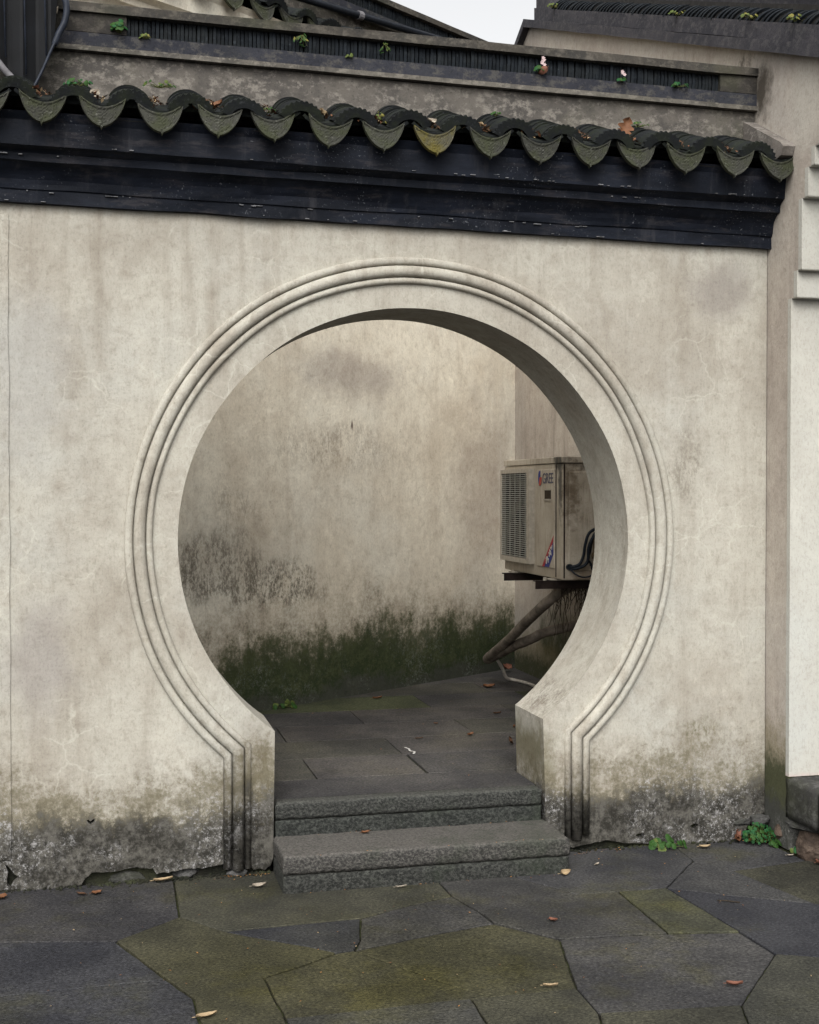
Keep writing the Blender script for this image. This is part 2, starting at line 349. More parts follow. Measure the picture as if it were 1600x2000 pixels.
def m_leaf(name, c1, c2, trans=.0):
    b = NB(name); oi = b.n('ShaderNodeObjectInfo')
    c = b.mix(b.noise(60, 4, .7), c1, c2)
    c = b.mix(b.math('MULTIPLY', b.step(b.noise(300, 3, .7), .5, .7), .4), c, tuple(v * .4 for v in c1))
    b.b.inputs['Subsurface Weight'].default_value = trans
    b.b.inputs['Subsurface Radius'].default_value = (.004, .004, .002)
    return b.done(c, .6, b.bump(b.noise(120, 4), .3, .002))
MAT['leaf_brown'] = m_leaf('dead_leaf_brown', (.095, .040, .020), (.155, .075, .038))
MAT['leaf_tan'] = m_leaf('dead_leaf_tan', (.24, .17, .095), (.31, .235, .145))
MAT['leaf_red'] = m_leaf('dead_leaf_red', (.11, .042, .028), (.18, .085, .055))
MAT['leaf_dark'] = m_leaf('dead_leaf_dark', (.045, .024, .014), (.085, .045, .025))
MAT['leaf_pale'] = m_leaf('dead_leaf_pale', (.22, .19, .15), (.28, .24, .19))
MAT['leaf_orange'] = m_leaf('crumb_orange', (.25, .10, .03), (.36, .19, .06))
MAT['green'] = m_leaf('fresh_green', (.013, .042, .009), (.030, .068, .014), .02)
MAT['green_y'] = m_leaf('yellow_green', (.045, .070, .015), (.085, .10, .027), .02)
MAT['green_d'] = m_leaf('deep_green', (.008, .042, .012), (.016, .075, .022), .03)
MAT['moss'] = m_leaf('moss_tuft', (.09, .085, .018), (.17, .15, .04))
MAT['pink'] = m_leaf('pale_pink_petal', (.42, .30, .31), (.48, .38, .36))
MAT['stem'] = m_leaf('weed_stem', (.05, .075, .02), (.09, .08, .03))
MAT['dropping'] = simple('bird_dropping', (.42, .41, .38), .9)

# ------------------------------------------------------------------ mesh helpers
class MB:
    def __init__(s): s.v = []; s.f = []; s.mi = []; s.cur = 0
    def add(s, vs, fs):
        o = len(s.v); s.v += [tuple(v) for v in vs]; s.f += [tuple(i + o for i in f) for f in fs]; s.mi += [s.cur] * len(fs)
    def box(s, x0, x1, y0, y1, z0, z1):
        s.add([(x0, y0, z0), (x1, y0, z0), (x1, y1, z0), (x0, y1, z0), (x0, y0, z1), (x1, y0, z1), (x1, y1, z1), (x0, y1, z1)],
              [(0, 3, 2, 1), (4, 5, 6, 7), (0, 1, 5, 4), (1, 2, 6, 5), (2, 3, 7, 6), (3, 0, 4, 7)])
    def obox(s, c, ax, ay, az):       # oriented box: centre and half axes
        c, ax, ay, az = map(Vector, (c, ax, ay, az))
        vs = [c + ax * i + ay * j + az * k for k in (-1, 1) for j in (-1, 1) for i in (-1, 1)]
        s.add(vs, [(0, 2, 3, 1), (4, 5, 7, 6), (0, 1, 5, 4), (1, 3, 7, 5), (3, 2, 6, 7), (2, 0, 4, 6)])
    def prism_x(s, prof, x0, x1, nx=1, cap=True, jit=0.0):     # profile in (y, z), swept along x
        n = len(prof); vs = []
        for i in range(nx + 1):
            x = x0 + (x1 - x0) * i / nx
            for (y, z) in prof:
                d = jit * mnoise.noise((x * 4, y * 30, z * 30)) if jit else 0
                vs.append((x, y + d, z + d))
        fs = [(i * n + j, (i + 1) * n + j, (i + 1) * n + (j + 1) % n, i * n + (j + 1) % n) for i in range(nx) for j in range(n)]
        if cap: fs += [tuple(range(n)), tuple(nx * n + j for j in reversed(range(n)))]
        s.add(vs, fs)
    def prism_z(s, poly, z0, z1):
        n = len(poly)
        s.add([(x, y, z0) for x, y in poly] + [(x, y, z1) for x, y in poly],
              [tuple(reversed(range(n))), tuple(range(n, 2 * n))] + [(i, (i + 1) % n, n + (i + 1) % n, n + i) for i in range(n)])
    def tube(s, pts, r, seg=10, caps=True):
        pts = [Vector(p) for p in pts]; n = len(pts)
        rr = r if isinstance(r, (list, tuple)) else [r] * n
        up = Vector((0, 0, 1)); vs = []; prev = None
        for i, p in enumerate(pts):
            t = (pts[min(i + 1, n - 1)] - pts[max(i - 1, 0)]).normalized()
            a = (prev - t * prev.dot(t)) if prev is not None else t.cross(up if abs(t.z) < .9 else Vector((1, 0, 0)))
            a.normalize(); prev = a; bb = t.cross(a)
            for k in range(seg):
                q = 2 * math.pi * k / seg; vs.append(p + (a * math.cos(q) + bb * math.sin(q)) * rr[i])
        fs = [(i * seg + k, i * seg + (k + 1) % seg, (i + 1) * seg + (k + 1) % seg, (i + 1) * seg + k) for i in range(n - 1) for k in range(seg)]
        if caps: fs += [tuple(reversed(range(seg))), tuple((n - 1) * seg + k for k in range(seg))]
        s.add(vs, fs)
    def mesh(s, name, mats, smooth=False):
        me = bpy.data.meshes.new(name); me.from_pydata(s.v, [], s.f)
        for m in (mats if isinstance(mats, (list, tuple)) else [mats]): me.materials.append(m)
        if any(s.mi): me.polygons.foreach_set('material_index', s.mi)
        bm = bmesh.new(); bm.from_mesh(me); bmesh.ops.recalc_face_normals(bm, faces=bm.faces); bm.to_mesh(me); bm.free()
        if smooth: me.polygons.foreach_set('use_smooth', [True] * len(me.polygons))
        me.update(); return me
    def obj(s, name, mats, parent=None, smooth=False, mat4=None):
        return link(name, s.mesh(name, mats, smooth), parent, mat4)
def link(name, me, parent=None, mat4=None):
    o = bpy.data.objects.new(name, me); COL.objects.link(o)
    if mat4 is not None: o.matrix_basis = mat4
    if parent is not None:
        o.parent = parent; o.matrix_parent_inverse = Matrix.Translation(-Vector(parent.location))
    return o
def thing(name, loc, label, cat, group=None):
    o = bpy.data.objects.new(name, None); COL.objects.link(o); o.location = loc; o.empty_display_size = .1
    return tag(o, label, cat, group)
def tag(o, label=None, cat=None, group=None, kind=None):
    if label: o['label'] = label
    if cat: o['category'] = cat
    if group: o['group'] = group
    if kind: o['kind'] = kind
    return o
def bevel_mesh(me, w, seg=2, angle=30):
    bm = bmesh.new(); bm.from_mesh(me)
    es = [e for e in bm.edges if len(e.link_faces) == 2 and e.calc_face_angle(0) > R(angle)]
    bmesh.ops.bevel(bm, geom=es, offset=w, segments=seg, affect='EDGES', profile=.6)
    bm.to_mesh(me); bm.free(); me.update()
def catmull(pts, n=8):
    pts = [Vector(p) for p in pts]; out = []
    for i in range(len(pts) - 1):
        p0, p1, p2, p3 = pts[max(i - 1, 0)], pts[i], pts[i + 1], pts[min(i + 2, len(pts) - 1)]
        for k in range(n):
            t = k / n
            out.append(.5 * ((2 * p1) + (-p0 + p2) * t + (2 * p0 - 5 * p1 + 4 * p2 - p3) * t * t + (-p0 + 3 * p1 - 3 * p2 + p3) * t ** 3))
    out.append(pts[-1]); return out
def rough_box(name, x0, x1, y0, y1, z0, z1, mat, parent, res=.02, amp=.004, top_amp=.0012, seed=0):
    nx, ny, nz = (max(1, round((b - a) / res)) for a, b in ((x0, x1), (y0, y1), (z0, z1)))
    idx = {}; vs = []
    def V(i, j, k):
        if (i, j, k) not in idx:
            p = Vector((x0 + (x1 - x0) * i / nx, y0 + (y1 - y0) * j / ny, z0 + (z1 - z0) * k / nz))
            q = p * 26 + Vector((seed * 9.1, 0, 0))
            n1 = mnoise.noise(q) + .6 * mnoise.noise(q * 2.3)
            edge = sum((i in (0, nx), j in (0, ny), k in (0, nz)))
            if j == 0: p.y += n1 * amp + (amp * .9 if edge > 1 else 0)
            if i == 0: p.x += n1 * amp * .5 + (amp * .7 if edge > 1 else 0)
            if i == nx: p.x -= n1 * amp * .5 + (amp * .7 if edge > 1 else 0)
            if k == nz: p.z += mnoise.noise(q * .35) * top_amp * 2 - (amp * (1.2 + .9 * n1) if edge > 1 and (j == 0 or i in (0, nx)) else 0)
            idx[(i, j, k)] = len(vs); vs.append(p)
        return idx[(i, j, k)]
    fs = []
    for i in range(nx):
        for j in range(ny):
            for k in (0, nz): fs.append((V(i, j, k), V(i + 1, j, k), V(i + 1, j + 1, k), V(i, j + 1, k)))
    for i in range(nx):
        for k in range(nz):
            for j in (0, ny): fs.append((V(i, j, k), V(i + 1, j, k), V(i + 1, j, k + 1), V(i, j, k + 1)))
    for j in range(ny):
        for k in range(nz):
            for i in (0, nx): fs.append((V(i, j, k), V(i, j + 1, k), V(i, j + 1, k + 1), V(i, j, k + 1)))
    m = MB(); m.add(vs, fs); return m.obj(name, mat, parent, smooth=True)
def rock(name, c, r, mat, parent=None, seed=0, flat=.25):
    bm = bmesh.new(); bmesh.ops.create_icosphere(bm, subdivisions=4, radius=1)
    rnd = random.Random(seed); planes = [(Vector((rnd.gauss(0, 1), rnd.gauss(0, 1), rnd.gauss(0, .8))).normalized(), rnd.uniform(.55, .85)) for _ in range(11)]
    for v in bm.verts:
        for n, d in planes:
            k = v.co.dot(n) - d
            if k > 0: v.co -= n * k * .95
        q_ = v.co * 2.5 + Vector((seed * 3.3, 0, 0)); v.co *= 1 + .10 * mnoise.noise(q_) + .06 * mnoise.noise(q_ * 3) + .035 * mnoise.noise(q_ * 8)
        v.co = Vector((v.co.x * r[0], v.co.y * r[1], v.co.z * r[2])) + Vector(c)
    me = bpy.data.meshes.new(name); bm.to_mesh(me); bm.free(); me.materials.append(mat)
    return link(name, me, parent)

# ================================================================== SETTING
g = MB(); g.add([(-60, -60, -.03), (60, -60, -.03), (60, 60, -.03), (-60, 60, -.03)], [(0, 1, 2, 3)])
tag(g.obj('ground', MAT['ground']), kind='structure')

SLABS = {
 'S':[(-2.140,0.020),(-1.564,0.026),(-0.954,0.007),(-0.957,-0.445),(-1.180,-0.638),(-2.056,-0.443)],
 'T':[(-2.056,-0.443),(-1.180,-0.638),(-1.031,-1.012),(-1.523,-1.031),(-1.946,-1.050)],
 'U':[(-1.946,-1.050),(-1.523,-1.031),(-1.031,-1.012),(-0.960,-1.185),(-0.953,-1.374),(-0.966,-1.666),(-1.827,-1.708)],
 'A':[(-0.954,0.007),(-0.562,0.033),(-0.530,-0.20),(0.039,-0.20),(0.043,-0.445),(-0.125,-0.507),(-0.336,-0.609),(-0.531,-0.616),(-0.818,-0.631),(-0.957,-0.445)],
 'B':[(-0.818,-0.631),(-0.531,-0.616),(-0.336,-0.609),(-0.380,-0.820),(-0.417,-0.909),(-0.479,-0.918),(-0.566,-0.839),(-0.694,-0.738)],
 'C':[(-0.336,-0.609),(-0.125,-0.507),(0.043,-0.445),(0.098,-0.677),(0.106,-0.767),(-0.074,-0.808),(-0.417,-0.909),(-0.380,-0.820)],
 'D':[(-0.957,-0.445),(-0.818,-0.631),(-0.694,-0.738),(-0.566,-0.839),(-0.479,-0.918),(-0.591,-0.997),(-0.736,-1.076),(-0.714,-1.396),(-0.719,-1.727),(-0.966,-1.666),(-0.953,-1.374),(-0.960,-1.185),(-1.031,-1.012),(-1.180,-0.638)],
 'E':[(-0.417,-0.909),(-0.074,-0.808),(0.106,-0.767),(0.273,-0.971),(0.177,-1.380),(-0.093,-1.382),(-0.160,-1.305)],
 'F':[(-0.736,-1.076),(-0.591,-0.997),(-0.479,-0.918),(-0.417,-0.909),(-0.160,-1.305),(-0.093,-1.382),(-0.231,-1.383),(-0.654,-1.397),(-0.714,-1.396)],
 'G':[(-0.714,-1.396),(-0.654,-1.397),(-0.231,-1.383),(-0.158,-1.386),(-0.164,-1.567),(-0.188,-1.857),(-0.719,-1.727)],
 'H':[(-0.158,-1.386),(-0.093,-1.382),(0.177,-1.380),(0.172,-1.573),(0.071,-1.920),(-0.188,-1.857),(-0.164,-1.567)],
 'I':[(0.273,-0.971),(0.499,-0.986),(0.653,-1.003),(0.899,-1.048),(0.910,-1.264),(0.601,-1.615),(0.172,-1.573),(0.177,-1.380)],
 'J':[(0.039,-0.20),(0.295,-0.20),(0.505,-0.541),(0.665,-0.543),(0.653,-1.003),(0.499,-0.986),(0.273,-0.971),(0.106,-0.767),(0.098,-0.677),(0.043,-0.445)],
 'K':[(0.295,-0.20),(0.560,-0.20),(0.600,0.015),(1.142,0.014),(1.123,-0.238),(0.860,-0.546),(0.665,-0.543),(0.505,-0.541)],
 'L':[(0.665,-0.543),(0.860,-0.546),(0.899,-1.048),(0.653,-1.003)],
 'M':[(0.860,-0.546),(1.071,-0.699),(1.310,-0.843),(1.856,-1.127),(1.526,-1.544),(1.031,-1.322),(0.910,-1.264),(0.899,-1.048)],
 'N':[(1.123,-0.238),(1.211,-0.397),(1.310,-0.843),(1.071,-0.699),(0.860,-0.546)],
 'O':[(1.142,0.014),(1.551,0.021),(1.574,-0.335),(1.211,-0.397),(1.123,-0.238)],
 'P':[(1.211,-0.397),(1.574,-0.335),(1.690,-0.318),(2.325,-0.535),(1.856,-1.127),(1.310,-0.843)],
 'Q':[(0.910,-1.264),(1.031,-1.322),(1.526,-1.544),(0.983,-2.232),(0.445,-2.042),(0.601,-1.615)],
 'R':[(0.172,-1.573),(0.601,-1.615),(0.445,-2.042),(0.071,-1.920)],
 # beyond the picture
 'V':[(-1.827,-1.708),(-0.966,-1.666),(-0.719,-1.727),(-0.188,-1.857),(-0.30,-2.6),(-1.1,-2.75),(-2.0,-2.4)],
 'W':[(-0.188,-1.857),(0.071,-1.920),(0.445,-2.042),(0.983,-2.232),(0.7,-2.9),(-0.30,-2.6)],
 'X':[(1.526,-1.544),(1.856,-1.127),(2.325,-0.535),(3.0,-0.7),(2.7,-1.9),(1.9,-2.3),(0.983,-2.232)],
 'Y':[(-2.140,0.020),(-2.056,-0.443),(-1.946,-1.050),(-2.8,-1.1),(-3.0,0.02)],
 'Z':[(-1.946,-1.050),(-1.827,-1.708),(-2.0,-2.4),(-2.9,-2.2),(-2.8,-1.1)],
}
GREY, DKB, GRN, LGT, OLV = (.048, .047, .049), (.039, .040, .046), (.054, .053, .040), (.060, .059, .059), (.057, .055, .036)
STINT = dict(S=GREY, T=DKB, U=DKB, A=(.060, .059, .045), B=DKB, C=LGT, D=OLV, E=OLV, F=(.056, .054, .037), G=(.058, .058, .055), H=GRN, I=LGT, J=(.056, .055, .053), K=(.056, .056, .058),
             L=(.062, .063, .044), M=DKB, N=(.055, .055, .056), O=(.054, .054, .056), P=GRN, Q=(.058, .058, .047), R=GRN)
def inset(poly, d):
    n = len(poly); out = []
    area = sum(poly[i][0] * poly[(i + 1) % n][1] - poly[(i + 1) % n][0] * poly[i][1] for i in range(n))
    s = 1 if area > 0 else -1
    for i in range(n):
        p0, p1, p2 = (Vector(poly[(i + k) % n]) for k in (-1, 0, 1))
        a = (p1 - p0); b = (p2 - p1)
        if a.length < 1e-6 or b.length < 1e-6: out.append(tuple(p1)); continue
        a.normalize(); b.normalize()
        na, nb = Vector((-a.y, a.x)) * s, Vector((-b.y, b.x)) * s
        m = na + nb; k = max(.35, m.dot(na)); out.append(tuple(p1 + m * (d / k)))
    return out
def make_slab(poly, z, name, mat, parent, gap=.0035, tint=(.06, .06, .06), thick=.05, jit=.0022, seed=0, bev=.0045, tl=.0025):
    pts = []
    for i, p in enumerate(poly):
        q = poly[(i + 1) % len(poly)]; L = math.dist(p, q); k = max(1, int(L / .045))
        for j in range(k):
            t = j / k; x, y = p[0] + (q[0] - p[0]) * t, p[1] + (q[1] - p[1]) * t
            pts.append((x + jit * mnoise.noise((x * 23, y * 23, seed)) , y + jit * mnoise.noise((x * 23, y * 23, seed + 9))))
    o1 = inset(pts, gap); o2 = inset(pts, gap + bev); n = len(pts)
    rx, ry = random.uniform(-tl, tl), random.uniform(-tl, tl); cx = sum(p[0] for p in pts) / n; cy = sum(p[1] for p in pts) / n
    zz = lambda x, y: z + rx * (x - cx) + ry * (y - cy)
    vs = [(x, y, z - thick) for x, y in o1] + [(x, y, zz(x, y) - bev) for x, y in o1] + [(x, y, zz(x, y)) for x, y in o2]
    fs = [(i, (i + 1) % n, n + (i + 1) % n, n + i) for i in range(n)] + [(n + i, n + (i + 1) % n, 2 * n + (i + 1) % n, 2 * n + i) for i in range(n)] + [tuple(range(2 * n, 3 * n))]
    m = MB(); m.add(vs, fs); o = m.obj(name, mat, parent); o.color = (*tint, 1); return o
pv = MB(); pv.add([(-3.2, -3, -.010), (3.2, -3, -.010), (3.2, .03, -.010), (-3.2, .03, -.010)], [(0, 1, 2, 3)])
pav = tag(pv.obj('pavement', MAT['soil']), kind='structure')
for i, (k, poly) in enumerate(SLABS.items()):
    make_slab(poly, random.uniform(-.003, .003), 'paving_slab', MAT['slab'], pav, tint=tuple(.70 * a + .0 * g_ for a, g_ in zip(STINT.get(k, GREY), (.050, .049, .048))), seed=i, gap=.0034, bev=.0024, tl=.0015, jit=.004)

# raised passage floor behind the gate, rows of dressed stone 0.4 m deep
FZ = .272
fb = MB(); fb.box(-.555, .555, .06, .40, .0, FZ - .03); fb.prism_z([(-2.8, .38), (1.57, .38), (1.57, 3.52), (1.5, 3.5)], 0, FZ - .012)
flo = tag(fb.obj('passage_floor', MAT['soil']), kind='structure')
rows = [(.075, .395, [-.556, .556]), (.395, .81, [-2.9, -1.1, -.325, .16, .17, 1.576]), (.81, 1.217, [-2.3, -.8, .15, 1.576]), (1.217, 1.622, [-1.72, -.34, .627, 1.3, 1.576]),
        (1.622, 2.03, [-1.12, .131, 1.02, 1.576]), (2.03, 2.47, [-.55, .606, 1.25, 1.576]), (2.47, 2.88, [.1, 1.1, 1.576]), (2.88, 3.5, [.68, 1.576])]
FT = [(.060, .056, .053), (.050, .048, .047), (.060, .056, .053), (.054, .052, .045)]
q = 0
for ri, (y0, y1, xs) in enumerate(rows):
    for a, b_ in zip(xs, xs[1:]):
        if b_ - a < .05: continue
        q += 1; t = FT[q % 4]
        if ri == 5 and q % 2 == 0: t = (.05, .055, .032)
        make_slab([(a, y0), (b_, y0), (b_, y1), (a, y1)], FZ + random.uniform(-.0006, .0006), 'floor_slab', MAT['floor'], flo, gap=.0024, tint=t, seed=50 + q, jit=.001, bev=.0014, tl=.0004)

# ================================================================== GATE WALL
GR, GZ, JX = .934, 1.3107, .558
gate = thing('gate_wall', (0, 0, 0), 'weathered cream plaster wall pierced by a round moon gate, dark tiled eave on top', 'wall')
def gate_path(d, n=150, z_l=.0, z_r=.0, wob=0):
    r, jx = GR + d, JX + d
    a0 = math.acos(jx / r)                        # angle below the horizontal where arc meets jamb
    pts = [(-jx, z_l)]
    for i in range(n + 1):
        a = math.pi + a0 - (math.pi + 2 * a0) * i / n
        w_ = wob * mnoise.noise((math.cos(a) * 3, math.sin(a) * 3, d * 9))
        pts.append(((r + w_) * math.cos(a), GZ + (r + w_) * math.sin(a)))
    pts.append((jx, z_r)); return pts
def wall_with_holes(outer, holes, y0, y1, name, mat, parent):
    bm = bmesh.new(); edges = []; loops = []
    for lp in [outer] + holes:
        vs = [bm.verts.new((x, y0, z)) for x, z in lp]
        for i in range(len(vs)): edges.append(bm.edges.new((vs[i], vs[(i + 1) % len(vs)])))
        loops.append(vs)
    bmesh.ops.triangle_fill(bm, use_beauty=True, use_dissolve=False, edges=edges, normal=(0, -1, 0))
    front = [f for f in bm.faces]; mp = {}
    for lp in loops:
        for v in lp: mp[v] = bm.verts.new((v.co.x, y1, v.co.z))
    for f in front: bm.faces.new([mp[v] for v in reversed(f.verts)])
    for lp in loops:
        for i in range(len(lp)):
            a, b = lp[i], lp[(i + 1) % len(lp)]; bm.faces.new((a, b, mp[b], mp[a]))
    bmesh.ops.recalc_face_normals(bm, faces=bm.faces)
    me = bpy.data.meshes.new(name); bm.to_mesh(me); bm.free(); me.materials.append(mat)
    return link(name, me, parent)
WT = .37
base_l = [(-3.4, 0.0), (-1.64, -0.01), (-1.56, -0.004), (-1.46, -0.008), (-1.369, -0.006), (-1.3, 0.006), (-1.285, 0.03), (-1.263, 0.048), (-1.242, 0.05), (-1.21, 0.047), (-1.177, 0.046), (-1.14, 0.054), (-1.106, 0.058), (-1.07, 0.052), (-1.032, 0.05), (-1.024, 0.036), (-1.019, 0.027), (-0.99, 0.03), (-0.96, 0.031), (-0.9, 0.04), (-0.848, 0.037), (-0.8, 0.042), (-0.759, 0.048), (-0.75, 0.03), (-0.74, 0.026), (-0.7, 0.036), (-0.657, 0.033), (-0.643, 0.016), (-0.62, 0.02), (-0.6, 0.012), (-0.576, 0.031), (-0.566, 0.06)]
base_r = [(.573, .06), (.60, .07), (.645, .052), (.67, .03), (.69, .017), (.759, .027), (.80, .034), (.851, .038), (.92, .02), (.99, .016), (1.08, .006), (1.178, -.001), (1.30, -.004), (1.442, -.001), (1.48, .03), (1.50, .07), (1.527, .075), (1.55, .10), (1.574, .11)]
def jag(pts):
    out = []
    for (a, b) in zip(pts, pts[1:]):
        k = max(1, int(math.dist(a, b) / .012))
        for j in range(k):
            t = j / k; x = a[0] + (b[0] - a[0]) * t; z = a[1] + (b[1] - a[1]) * t
            out.append((x, z + (.006 * mnoise.noise((x * 60, 3, 1)) if z > .012 else 0)))
    out.append(pts[-1]); return out
outer = jag(base_l) + gate_path(0, 170, .06, .06, .004)[1:-1] + jag(base_r) + [(1.574, 2.9), (-3.4, 2.9)]
crack = [(-1.58, .106), (-1.566, .092), (-1.558, .081), (-1.545, .062), (-1.527, .052), (-1.54, .04), (-1.553, .027), (-1.560, .010), (-1.572, .022), (-1.573, .044), (-1.568, .07)]
heart = [(-1.280, .252), (-1.274, .2535), (-1.266, .246), (-1.258, .2525), (-1.250, .256), (-1.252, .245), (-1.259, .237), (-1.267, .233), (-1.275, .242)]
hole2 = [(1.245 + .017 * math.cos(t) * (1 + .2 * math.sin(3 * t)), .072 + .011 * math.sin(t)) for t in [i * .7 for i in range(9)]]
hole3 = [(.995 + .02 * math.cos(t) * (1 + .25 * math.sin(3 * t)), .048 + .010 * math.sin(t)) for t in [i * .7 for i in range(9)]]
wall_with_holes(outer, [crack, heart, hole2, hole3], 0, WT, 'plaster_wall', MAT['gate'], gate)
core = MB(); core.box(-3.4, -.60, .030, .33, -.02, .42); core.box(.60, 1.57, .030, .33, -.02, .42)
core.obj('footing', MAT['foot'], gate)
# flaked plaster strip at the left edge of the picture
edge = [(-1.556 + .007 * mnoise.noise((z * 5, 2, 2)) + .002 * mnoise.noise((z * 40, 2, 2)), z) for z in [.12 + i * .02 for i in range(122)]]
wall_with_holes([(-3.4, .12)] + edge + [(-3.4, 2.55)], [[(-1.615, 2.42), (-1.602, 2.445), (-1.590, 2.49), (-1.596, 2.50), (-1.611, 2.47), (-1.63, 2.44)]], -.005, .01, 'plaster_strip', MAT['gate'], gate)
# three half-round mouldings that follow the opening
def moulding(d0, d1, h, zl, zr):
    prof = []
    K = 9
    for i in range(K + 1):
        a = math.pi * i / K; prof.append(((d0 + d1) / 2 - (d1 - d0) / 2 * math.cos(a), -h * math.sin(a) ** .65))
    paths = [gate_path(d, 150, zl, zr, .004) for d, _ in prof]
    n = len(paths[0]); m = MB(); vs = []
    for i in range(n):
        for (d, y), pth in zip(prof, paths):
            x, z = pth[i]; vs.append((x, y + .002 if abs(y) < 1e-6 else y + .0022 * mnoise.noise((x * 11, z * 11, 0)), z))
    w_ = K + 1
    fs = [(i * w_ + k, (i + 1) * w_ + k, (i + 1) * w_ + k + 1, i * w_ + k + 1) for i in range(n - 1) for k in range(K)]
    fs += [tuple(range(w_)), tuple((n - 1) * w_ + k for k in reversed(range(w_)))]
    m.add(vs, fs); o = m.obj('moulding', MAT['gate'], gate)
    for p in o.data.polygons: p.use_smooth = len(p.vertices) == 4
moulding(.095, .1215, .019, .028, .062)
moulding(.1230, .1700, .030, .024, .055)
moulding(.1715, .204, .021, .03, .072)

# ------------------------------------------------------------------ tiled wall top, shared by both walls (local frame: wall face y = 0)
def arc_tile(w, rise, L, th, n=12, up=True, scallop=False, taper=.0):
    a = 2 * math.atan(2 * rise / w); rad = (w / 2) / math.sin(a); m = MB()
    sgn = 1 if up else -1
    def ring(y, r_in, r_out, f):
        out = []
        for i in range(n + 1):
            t = -a + 2 * a * i / n
            out.append((math.sin(t) * r_in * f, y, sgn * (math.cos(t) * r_in - rad * math.cos(a))))
        for i in range(n + 1):
            t = -a + 2 * a * i / n
            out.append((math.sin(t) * r_out * f, y, sgn * (math.cos(t) * r_out - rad * math.cos(a))))
        return out
    rings = [ring(0, rad - th / 2, rad + th / 2, 1), ring(L, rad - th / 2, rad + th / 2, 1 - taper)]
    N = 2 * (n + 1); vs = rings[0] + rings[1]; fs = []
    for i in range(n):
        fs += [(i, i + 1, N + i + 1, N + i), (n + 1 + i, n + 2 + i, N + n + 2 + i, N + n + 1 + i), (i, i + 1, n + 2 + i, n + 1 + i), (N + i, N + i + 1, N + n + 2 + i, N + n + 1 + i)]
    fs += [(0, n + 1, N + n + 1, N), (n, 2 * n + 1, N + 2 * n + 1, N + n)]
    m.add(vs, fs)
    if scallop:                                     # raised wavy lip and a shallow plate at the front
        n2 = 44; a2 = a * 1.06; o = []
        for y in (-.012, .004):
            for i in range(n2 + 1):
                t = -a2 + 2 * a2 * i / n2; o.append((math.sin(t) * (rad - .022), y, math.cos(t) * (rad - .022) - rad * math.cos(a)))
            for i in range(n2 + 1):
                t = -a2 + 2 * a2 * i / n2; rr = rad + .012 + .0035 * math.cos(2 * math.pi * i / n2 * 11)
                o.append((math.sin(t) * rr, y, math.cos(t) * rr - rad * math.cos(a)))
        N2 = 2 * (n2 + 1); ff = []
        for i in range(n2):
            ff += [(i, i + 1, n2 + 2 + i, n2 + 1 + i), (N2 + i, N2 + i + 1, N2 + n2 + 2 + i, N2 + n2 + 1 + i), (i, i + 1, N2 + i + 1, N2 + i), (n2 + 1 + i, n2 + 2 + i, N2 + n2 + 2 + i, N2 + n2 + 1 + i)]
        m.add(o, ff)
        pl = [(math.sin(-a + 2 * a * i / n) * (rad - .02), .022, math.cos(-a + 2 * a * i / n) * (rad - .02) - rad * math.cos(a)) for i in range(n + 1)]
        m.add(pl, [tuple(range(n + 1))])
    return m
def drip_plate(seed=0):
    """pointed, sagging front plate of a drip tile with a raised rim and a worn relief; tip at z = 0"""
    W, nu, nv = .084, 32, 12; m = MB(); rnd = random.Random(seed)
    top = lambda u: .077 + .040 * u * u
    TU, TL = [0, .05, .2, .4, .6, .8, .93, 1.0], [-.007, .003, .007, .017, .034, .061, .089, .113]
    def low(u):
        a = abs(u)
        for i in range(7):
            if a <= TU[i + 1]: return TL[i] + (TL[i + 1] - TL[i]) * (a - TU[i]) / (TU[i + 1] - TU[i])
        return TL[-1]
    vs = []
    for layer in (0, 1):
        for j in range(nv + 1):
            for i in range(nu + 1):
                u = -1 + 2 * i / nu; v = j / nv
                lo, hi = min(low(u), top(u) - .004), top(u); z = lo + (hi - lo) * v; y = 0
                if layer == 0:
                    e = min(v, 1 - v) * (hi - lo); rim = 1 if e < .007 or abs(u) > .93 else 0
                    rel = 0
                    if not rim:
                        x_ = u * W
                        mot = 0
                        if abs(x_) < .013: mot = 1 if math.sin(z * 560) > .1 else 0
                        elif abs(x_) < .055: mot = 1 if math.sin(x_ * 420 + 2.2 * math.sin(z * 260)) * math.sin(z * 300 + abs(x_) * 200) > .25 else 0
                        rel = mot * .0018
                    y = -.0045 * rim - rel
                    y += .0012 * mnoise.noise((u * 6 + seed * 5, z * 60, 0))
                else: y = .013
                vs.append((u * W, y + .05 * z * 0 - (.0 if layer else 0), z))
    N = (nu + 1) * (nv + 1); fs = []
    ix = lambda l, i, j: l * N + j * (nu + 1) + i
    for j in range(nv):
        for i in range(nu):
            for l in (0, 1): fs.append((ix(l, i, j), ix(l, i + 1, j), ix(l, i + 1, j + 1), ix(l, i, j + 1)))
    for i in range(nu):
        for j in (0, nv): fs.append((ix(0, i, j), ix(0, i + 1, j), ix(1, i + 1, j), ix(1, i, j)))
    for j in range(nv):
        for i in (0, nu): fs.append((ix(0, i, j), ix(0, i, j + 1), ix(1, i, j + 1), ix(1, i, j)))
    m.add(vs, fs); return m
TILE_ME = dict(cover=arc_tile(.142, .046, .15, .013, up=True, taper=.08).mesh('cover_tile', MAT['tile'], False),
               eave=arc_tile(.146, .046, .14, .013, up=True, scallop=True).mesh('eave_cover_tile', MAT['tile'], False),
               pan=arc_tile(.188, .036, .20, .012, up=False).mesh('pan_tile', MAT['tile'], False),
               drip=[drip_plate(i).mesh('drip_tile', MAT['drip'], False) for i in range(3)],
               dripmoss=drip_plate(9).mesh('drip_tile', MAT['dripmoss'], False))
